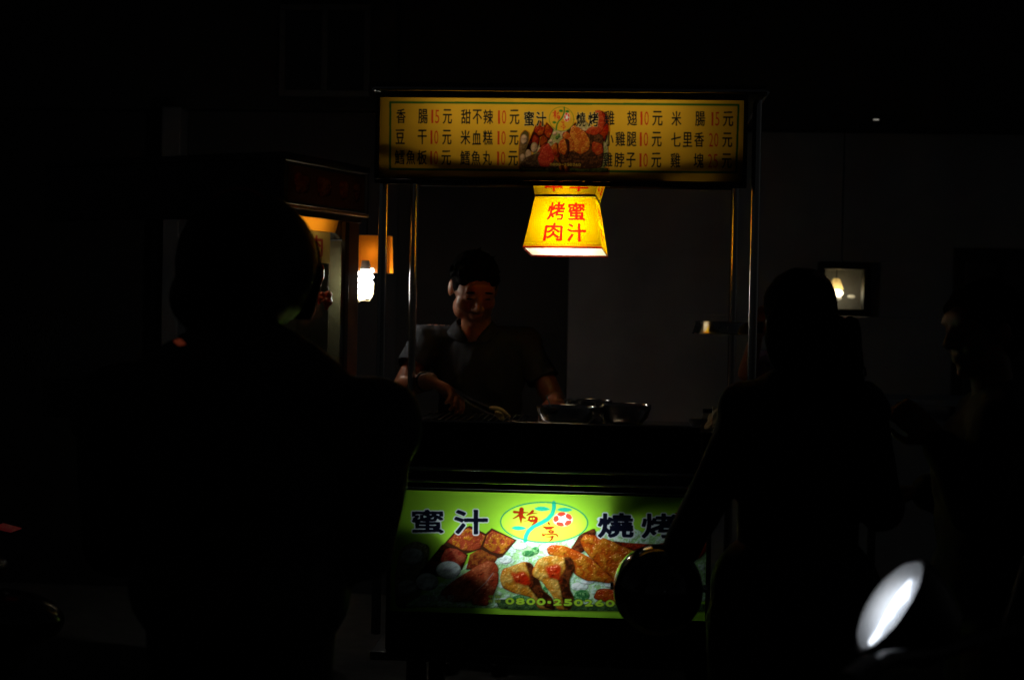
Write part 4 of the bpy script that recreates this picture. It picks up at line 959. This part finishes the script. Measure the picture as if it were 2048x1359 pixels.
for sx in (-.09, .09): limb(m, [((-.585 + sx, -1.72, .76), .085), ((-.585 + sx * 1.1, -1.70, .36), .056), ((-.585 + sx * 1.2, -1.73, GZ + .07), .04)])
melt(m, 'body', skin_shaded, H, .007, 4)
m = MB(); torso(m, (-.585, -1.72, .82), (-.585, -1.74, 1.06), shl, shr, .045, 1.10, 0, 1.15)
m.cone((-.585, -1.76, 1.25), .088, shl + V((.05, 0, .02)), .082); m.cone((-.585, -1.76, 1.25), .088, shr + V((-.05, 0, .02)), .082)
m.cone((-.585, -1.755, 1.285), .085, (-.43, -1.75, 1.205), .075); m.cone((-.585, -1.755, 1.285), .085, (-.74, -1.75, 1.205), .075)
limb(m, [(shl, .090), (ell_, .074), (wl2, .052)]); limb(m, [(shr, .097), (elr, .070), (wr2, .052)])
melt(m, 'jacket', jacket, H, .009, 5, .008, 9, lambda p: p.y > -1.475 and p.z < 1.0)
m = MB(); m.ell((-.585, -1.72, .80), (.18, .135, .13))
for sx in (-.09, .09): limb(m, [((-.585 + sx, -1.72, .74), .10), ((-.585 + sx * 1.1, -1.70, .36), .078), ((-.585 + sx * 1.2, -1.73, GZ + .06), .065)])
melt(m, 'trousers', denim, H, .012, 4, .005)
shoes(H, [(-.69, -1.74, GZ), (-.48, -1.74, GZ)], (0, 1, 0))
m = MB(); R = Matrix.Rotation(-.45, 3, 'Z')
m.ell(hc + V((.004, -.005, .025)), (.134, .150, .142), R, 40, 28); m.ell(hc + R @ V((0, -.05, -.045)), (.128, .100, .085), R, 30, 20)
hel = melt(m, 'helmet', mat('matt_helmet', (.008, .008, .009), .5, 0, .2, 5, .01, spec=.25), H, .006, 3, 0, 1, lambda p: (R.inverted() @ (p - hc)).y > .105 and -.12 < (p - hc).z < .055 or (p - hc).z < -.118)
shell(hel, .012)
vi = MB(); vv = []; nA, nB = 16, 8
for i in range(nA + 1):
    for k in range(nB + 1):
        a = math.radians(-58 + 116 * i / nA); z = .065 - .16 * k / nB
        rr = .148 * math.sqrt(max(.2, 1 - (z / .19) ** 2)); vv.append(hc + R @ V((math.sin(a) * rr * .94, math.cos(a) * rr * 1.08, z + .01)))
vi.add(vv, [(i * (nB + 1) + k, (i + 1) * (nB + 1) + k, (i + 1) * (nB + 1) + k + 1, i * (nB + 1) + k + 1) for i in range(nA) for k in range(nB)])
shell(vi.build('visor', mat('scuffed_dark_visor', (.006, .006, .007), .7, 0, .2, 8, .02, spec=.1), H, smooth=True), .002)
MB().hexa([(-.678, -1.860, 1.296), (-.664, -1.860, 1.300), (-.664, -1.852, 1.300), (-.678, -1.852, 1.296), (-.690, -1.860, 1.306), (-.676, -1.860, 1.311), (-.676, -1.852, 1.311), (-.690, -1.852, 1.306)]).build('collar_tag', emit('tag_glow', (1, .14, .04), .05), H, bevel=.003, label='small red strap tag on the jacket collar, made to glow')  # strap tag catching light, the light on it put in as glow
arc = [hc + R @ V((.1405 * math.sin(t) * .9, -.03, .165 * math.cos(t) * .86 + .028)) for t in np.linspace(-.75, .55, 16)]
MB().tube(arc, .003, 6).build('helmet_stripe', mat('red_stripe', (.35, .02, .02), .3), H, smooth=True)

# --- woman on the right, back to us, carrying a helmet
Wm = thing('person', 'long haired person in black with back to us carrying a round helmet', 'person', (.60, -1.0, GZ))
m = MB(); hc = V((.600, -.98, 1.385))
hw = head(m, hc, math.pi + .5, .05, .97)
m.cone((.60, -1.01, 1.20), .052, hc + V((0, -.01, -.04)), .048)
shl = V((.478, -1.0, 1.150)); shr = V((.745, -1.01, 1.155)); ela = V((.388, -.99, .93)); wra = V((.315, -.94, .77)); elb = V((.800, -1.0, .92)); wrb = V((.83, -.80, .93))
torso(m, (.60, -1.0, .74), (.60, -1.0, 1.02), shl, shr, 0, .84)
limb(m, [(shl, .044), (ela, .037), (wra, .025)]); limb(m, [(shr, .044), (elb, .037), (wrb, .025)])
hand(m, wra, V((-.12, .02, -1)), V((-.5, -.6, 0)), .92, (1.0, 1.1, 1.1, 1.1), 1); hand(m, wrb, V((.3, .9, .1)), V((-.4, 0, -1)), .92, thumb=1)
for sx in (-.10, .10): limb(m, [((.60 + sx, -1.0, .68), .088), ((.60 + sx, -.99, .33), .055), ((.60 + sx, -1.02, GZ + .07), .038)])
melt(m, 'body', skin_shaded, Wm, .006, 4)
m = MB(); torso(m, (.60, -1.0, .76), (.60, -1.0, 1.02), shl, shr, .016, .90)
m.cone((.60, -1.01, 1.215), .062, shl, .058); m.cone((.60, -1.01, 1.215), .062, shr, .058)
limb(m, [(shl, .058), (ela, .053), (ela * .15 + wra * .85, .042)]); limb(m, [(shr, .062), (elb, .056), (wrb, .042)])
melt(m, 'top', topm, Wm, .008, 5, .007, 11, lambda p: p.z < .60)
m = MB(); m.ell((.60, -1.0, .72), (.208, .15, .15))
for sx in (-.105, .105): limb(m, [((.60 + sx, -1.0, .64), .112), ((.60 + sx, -.99, .33), .085), ((.60 + sx, -1.02, GZ + .06), .065)])
melt(m, 'trousers', denim, Wm, .011, 4, .005)
shoes(Wm, [(.50, -1.03, GZ), (.70, -1.03, GZ)], (0, 1, 0))
m = MB(); m.ell(hc + V((0, -.012, .022)), (.088, .102, .090), None, 28, 18); m.ell(hc + V((0, -.055, -.05)), (.088, .062, .125), None, 24, 16); m.ell(hc + V((.035, -.058, -.13)), (.082, .05, .11), None, 24, 16); m.ell(hc + V((.075, -.05, -.15)), (.05, .045, .085))
for k in range(70):
    a = random.uniform(-1.1, 1.4); x = .092 * math.sin(a) + .03; p0 = hc + V((x, -.075 - random.random() * .03, random.uniform(-.12, .0))); p1 = p0 + V((random.uniform(-.01, .03), random.uniform(-.01, .01), -.10 - random.random() * .06)); m.cone(p0, .009, p1, .003, 8)
m.cone(hc + V((.10, -.04, -.165)), .008, hc + V((.145, -.04, -.160)), .002, 8)
melt(m, 'hair', hairm, Wm, .006, 2, .003, 30)
# helmet in her hand
hc2 = V((.268, -1.0, .705))
hp = thing('motorcycle_helmet', 'round glossy black helmet hanging from the hand of the long haired person', 'helmet', hc2)
m = MB(); m.ell(hc2, (.110, .125, .112), None, 40, 28)
shell(melt(m, 'shell', helmet_black, hp, .006, 2, 0, 1, lambda p: (p - hc2).z > .085 and (p - hc2).y > .0 or (p - hc2).y > .10), .010)
MB().tube([hc2 + V((.062, -.03, .075)), V((.31, -.96, .80)), V((.325, -.945, .755)), hc2 + V((.055, .03, .082))], .006, 8).build('strap', blackpaint, hp, smooth=True)
for sx in (-1, 1): MB().tube([hc2 + V((sx * .108, -.03, .01)), hc2 + V((sx * .117, -.03, .01))], .010, 14).build('visor_pivot', chrome, hp, smooth=True)

# --- person at the right edge, facing left
Rp = thing('person', 'dark haired person in black at the right edge of the street facing left', 'person', (1.10, -.80, GZ))
m = MB(); hc = V((1.085, -.80, 1.345)); hr = head(m, hc, -math.pi / 2 + .35, .12, 1.0, hair=True)
m.cone((1.12, -.80, 1.16), .055, hc + V((.015, 0, -.04)), .05)
shl = V((1.10, -.94, 1.12)); shr = V((1.14, -.64, 1.12)); ea = V((1.03, -.99, .92)); wa = V((.945, -.93, 1.09)); eb = V((1.12, -.62, .88)); wb = V((.98, -.62, .92))
torso(m, (1.13, -.8, .70), (1.12, -.8, .99), shl, shr, 0, .9, math.pi / 2)
limb(m, [(shl, .046), (ea, .038), (wa, .027)]); limb(m, [(shr, .046), (eb, .038), (wb, .027)])
hand(m, wa, V((-.6, .1, .45)), V((.3, .6, -.2)), .95, (.8, .9, 1., 1.), 1); hand(m, wb, V((-1, 0, 0)), V((0, 0, -1)), .95)
for sy in (-.09, .09): limb(m, [((1.13, -.8 + sy, .66), .085), ((1.11, -.8 + sy, .3), .056), ((1.14, -.8 + sy, GZ + .07), .038)])
melt(m, 'body', skin_shaded, Rp, .006, 4)
m = MB(); torso(m, (1.13, -.8, .72), (1.12, -.8, .99), shl, shr, .026, .98, math.pi / 2, 1.2)
m.cone((1.13, -.8, 1.17), .072, shl, .07); m.cone((1.13, -.8, 1.17), .072, shr, .07)
limb(m, [(shl, .074), (ea, .064), (ea * .15 + wa * .85, .048)]); limb(m, [(shr, .074), (eb, .064), (eb * .15 + wb * .85, .048)])
melt(m, 'jacket', topm, Rp, .009, 4, .008, 10, lambda p: p.z < .56)
m = MB(); m.ell((1.13, -.8, .70), (.14, .18, .14))
for sy in (-.09, .09): limb(m, [((1.13, -.8 + sy, .62), .10), ((1.11, -.8 + sy, .3), .075), ((1.14, -.8 + sy, GZ + .06), .06)])
melt(m, 'trousers', denim, Rp, .012, 4, .005)
melt(hr, 'hair', hairm, Rp, .0055, 2, .003, 30)
shoes(Rp, [(1.12, -.89, GZ), (1.12, -.71, GZ)], (-1, 0, 0))

# --- someone in mauve behind the cart's right end
Mp = thing('person', 'person in a mauve shirt half hidden behind the right hand posts', 'person', (.92, 1.35, PG))
m = MB(); hc = V((.93, 1.35, 1.40)); hm_ = head(m, hc, .3, .1, 1.0, hair=True)
m.cone((.92, 1.37, 1.23), .055, hc + V((0, .01, -.04)), .05)
shl = V((1.07, 1.37, 1.18)); shr = V((.79, 1.36, 1.18)); ea = V((1.10, 1.35, .93)); wa = V((.98, 1.15, .92)); eb = V((.695, 1.28, 1.16)); wb = V((.715, 1.16, 1.31))
torso(m, (.92, 1.38, .80), (.92, 1.37, 1.06), shl, shr, 0, .86)
limb(m, [(shl, .046), (ea, .038), (wa, .027)]); limb(m, [(shr, .046), (eb, .038), (wb, .026)])
hand(m, wa, V((-.5, -.6, 0)), V((0, 0, -1)), .95); hand(m, wb, V((.15, -.1, 1)), V((.2, -1, 0)), .92, (.6, .7, .8, .9))
for sx in (-.08, .08): limb(m, [((.92 + sx, 1.38, .80), .082), ((.92 + sx, 1.36, .43), .055), ((.92 + sx, 1.40, PG + .07), .038)])
melt(m, 'body', skin, Mp, .006, 4)
m = MB(); torso(m, (.92, 1.38, .82), (.92, 1.37, 1.06), shl, shr, .018, .88)
m.cone((.92, 1.38, 1.225), .06, shl, .06); m.cone((.92, 1.38, 1.225), .06, shr, .06)
limb(m, [(shl, .064), (shl * .4 + ea * .6, .055)]); limb(m, [(shr, .064), (shr * .4 + eb * .6, .055)])
melt(m, 'shirt', mauve, Mp, .008, 4, .005, 11, lambda p: p.z < .80 or (p.z > 1.27))
m = MB(); m.ell((.92, 1.38, .85), (.165, .125, .11))
for sx in (-.08, .08): limb(m, [((.92 + sx, 1.38, .76), .09), ((.92 + sx, 1.36, .43), .07), ((.92 + sx, 1.40, PG + .06), .06)])
melt(m, 'trousers', denim, Mp, .012, 4, .004)
melt(hm_, 'hair', hairm, Mp, .0055, 2, .002, 30)
shoes(Mp, [(.84, 1.38, PG), (1.0, 1.38, PG)], (0, -1, 0))

# ------------------------------------------------------------------ side table by the wall
tb = thing('side_table', 'low dark table with a pale top edge by the wall on the right', 'table', (1.5, 2.0, PG))
MB().box(1.25, 1.95, 1.75, 2.25, 1.02, 1.045).build('tabletop', mat('blue_grey_top', (.30, .36, .42), .5), tb, bevel=.004)
for x in (1.28, 1.89):
    for y in (1.78, 2.19): MB().box(x, x + .03, y, y + .03, PG, 1.019).build('leg', darksteel, tb)

# ------------------------------------------------------------------ scooters
def scooter(loc, rz, label, paint, head_on, tail_on, group='scooters parked by the carts'):
    t = thing('scooter', label, 'scooter', loc, rz, group)
    k = dict(world=False)
    for x in (-.62, .62):
        w = MB(); w.tube([(x, -.045, .22), (x, .045, .22)], .215, 32); wo = w.build('wheel', rubber, t, smooth=True, bevel=.02, **k)
        h_ = MB().tube([(x, -.05, .22), (x, .05, .22)], .12, 24).build('rim', steel, wo, smooth=True, world=True) if False else None
        o = MB().tube([(0 + x, -.048, .22), (0 + x, .048, .22)], .12, 24); ob = o.build('rim', darksteel, None, smooth=True); ob.parent = wo
    body = MB(); body.ell((-.40, 0, .52), (.40, .15, .17), None, 28, 16); body.ell((-.70, 0, .60), (.20, .10, .09), None); body.box(-.1, .38, -.14, .14, .24, .30)
    pm = melt(body, 'body', paint, None, .012, 5); pm.parent = t
    lg = MB(); lg.hexa([(.36, -.20, .28), (.40, -.20, .28), (.40, .20, .28), (.36, .20, .28), (.47, -.15, .90), (.52, -.15, .90), (.52, .15, .90), (.47, .15, .90)]); lg.build('leg_shield', paint, t, bevel=.03, **k)
    st = MB(); st.ell((-.36, 0, .72), (.36, .13, .06), None, 24, 12); st.ell((-.55, 0, .75), (.18, .12, .055)); so = melt(st, 'seat', blackpaint, None, .010, 4); so.parent = t
    fk = MB(); fk.tube([(.62, -.07, .22), (.55, -.05, .60), (.50, 0, .92)], .018, 10); fk.tube([(.62, .07, .22), (.55, .05, .60), (.50, 0, .92)], .018, 10); fk.build('fork', darksteel, t, smooth=True, **k)
    fd = MB(); fd.ell((.62, 0, .34), (.24, .07, .13), None, 24, 12); fo = fd.build('mudguard', paint, t, smooth=True, **k)
    hb = MB(); hb.tube([(.40, -.33, 1.0), (.46, -.16, 1.0), (.49, 0, .98), (.46, .16, 1.0), (.40, .33, 1.0)], .013, 10); ho = hb.build('handlebar', darksteel, t, smooth=True, **k)
    for s_ in (-1, 1):
        g_ = MB().tube([(.40, s_ * .33, 1.0), (.445, s_ * .215, 1.0)], .018, 12).build('grip', rubber, None, smooth=True); g_.parent = ho
        if not head_on or s_ < 0:
            mr_ = MB(); mr_.tube([(.46, s_ * .15, 1.0), (.45, s_ * .20, 1.12), (.44, s_ * .24, 1.20)], .005, 8); mr_.ell((.44, s_ * .27, 1.22), (.012, .055, .04)); mo = mr_.build('mirror', blackpaint, t, smooth=True, **k)
    hl = MB(); hl.lathe([(.0, -.09), (.05, -.085), (.078, -.03), (.085, .0), (.090, .004), (.092, -.004), (.084, -.04), (.055, -.095), (0, -.10)], (0, 0, 0), 36)
    ho2 = hl.build('headlight', blackpaint, t, smooth=True, world=False); return t, ho2
red_paint = mat('red_scooter_paint', (.22, .015, .015), .25, 0, .1, 6, .01, coat=.6)
blk_paint = mat('black_scooter_paint', (.01, .01, .011), .25, 0, .1, 6, .01, coat=.4)
# right foreground scooter: its lit headlamp shows beside the frame edge
HP = V((.594, -2.2, .912))
s1, h1 = scooter((.98, -2.62, GZ), math.radians(133), 'dark scooter with a glowing headlamp in the right foreground', blk_paint, True, False)
M1 = Matrix.Translation((.98, -2.62, GZ)) @ Matrix.Rotation(math.radians(133), 4, 'Z')
def place_lamp(h, M, wp, nrm, parts):
    z = V(nrm).normalized(); x = V((0, 0, 1)).cross(z).normalized(); y = z.cross(x)
    W_ = Matrix.Translation(wp) @ Matrix((x, y, z)).transposed().to_4x4()
    h.matrix_local = M.inverted() @ W_
    for p_ in parts: p_.parent = h
lens = MB().lathe([(.083, .002), (.074, .012), (.05, .022), (.0, .028)], (0, 0, 0), 36).build('lens', lightbox('headlamp_lens', (.85, .88, .92), tw=.8), smooth=True)
lbulb = MB().ell((.03, .0, -.012), (.012, .030, .010)).build('bulb', emit('headlamp_bulb', (.95, .97, 1), 4.0), smooth=True)
led = MB().tube([(.044, -.066, .006), (.058, -.045, .006), (.065, -.01, .008), (.062, .025, .008), (.048, .052, .009)], [.003, .006, .010, .012, .004], 12).build('led_strip', emit('headlamp_led', (.85, .91, 1), 2.2), bevel=.003)
place_lamp(h1, M1, HP, (-.80, -.015, .53), [lens, led, lbulb])
s2, h2 = scooter((-2.30, -.52, GZ), math.radians(180), 'dark scooter at the far left edge seen by its small red tail light', blk_paint, False, True)
M2 = Matrix.Translation((-2.30, -.52, GZ)) @ Matrix.Rotation(math.pi, 4, 'Z')
h2.location = (.53, 0, .86); h2.rotation_euler = (0, math.pi / 2, 0)
t3 = MB().hexa([(-.755, -.04, .856), (-.70, -.04, .866), (-.70, .04, .866), (-.755, .04, .856), (-.757, -.03, .860), (-.70, -.03, .873), (-.70, .03, .873), (-.757, .03, .860)]).build('tail_light', emit('tail_red', (1, .01, .015), .02), None, bevel=.004); t3.parent = s2
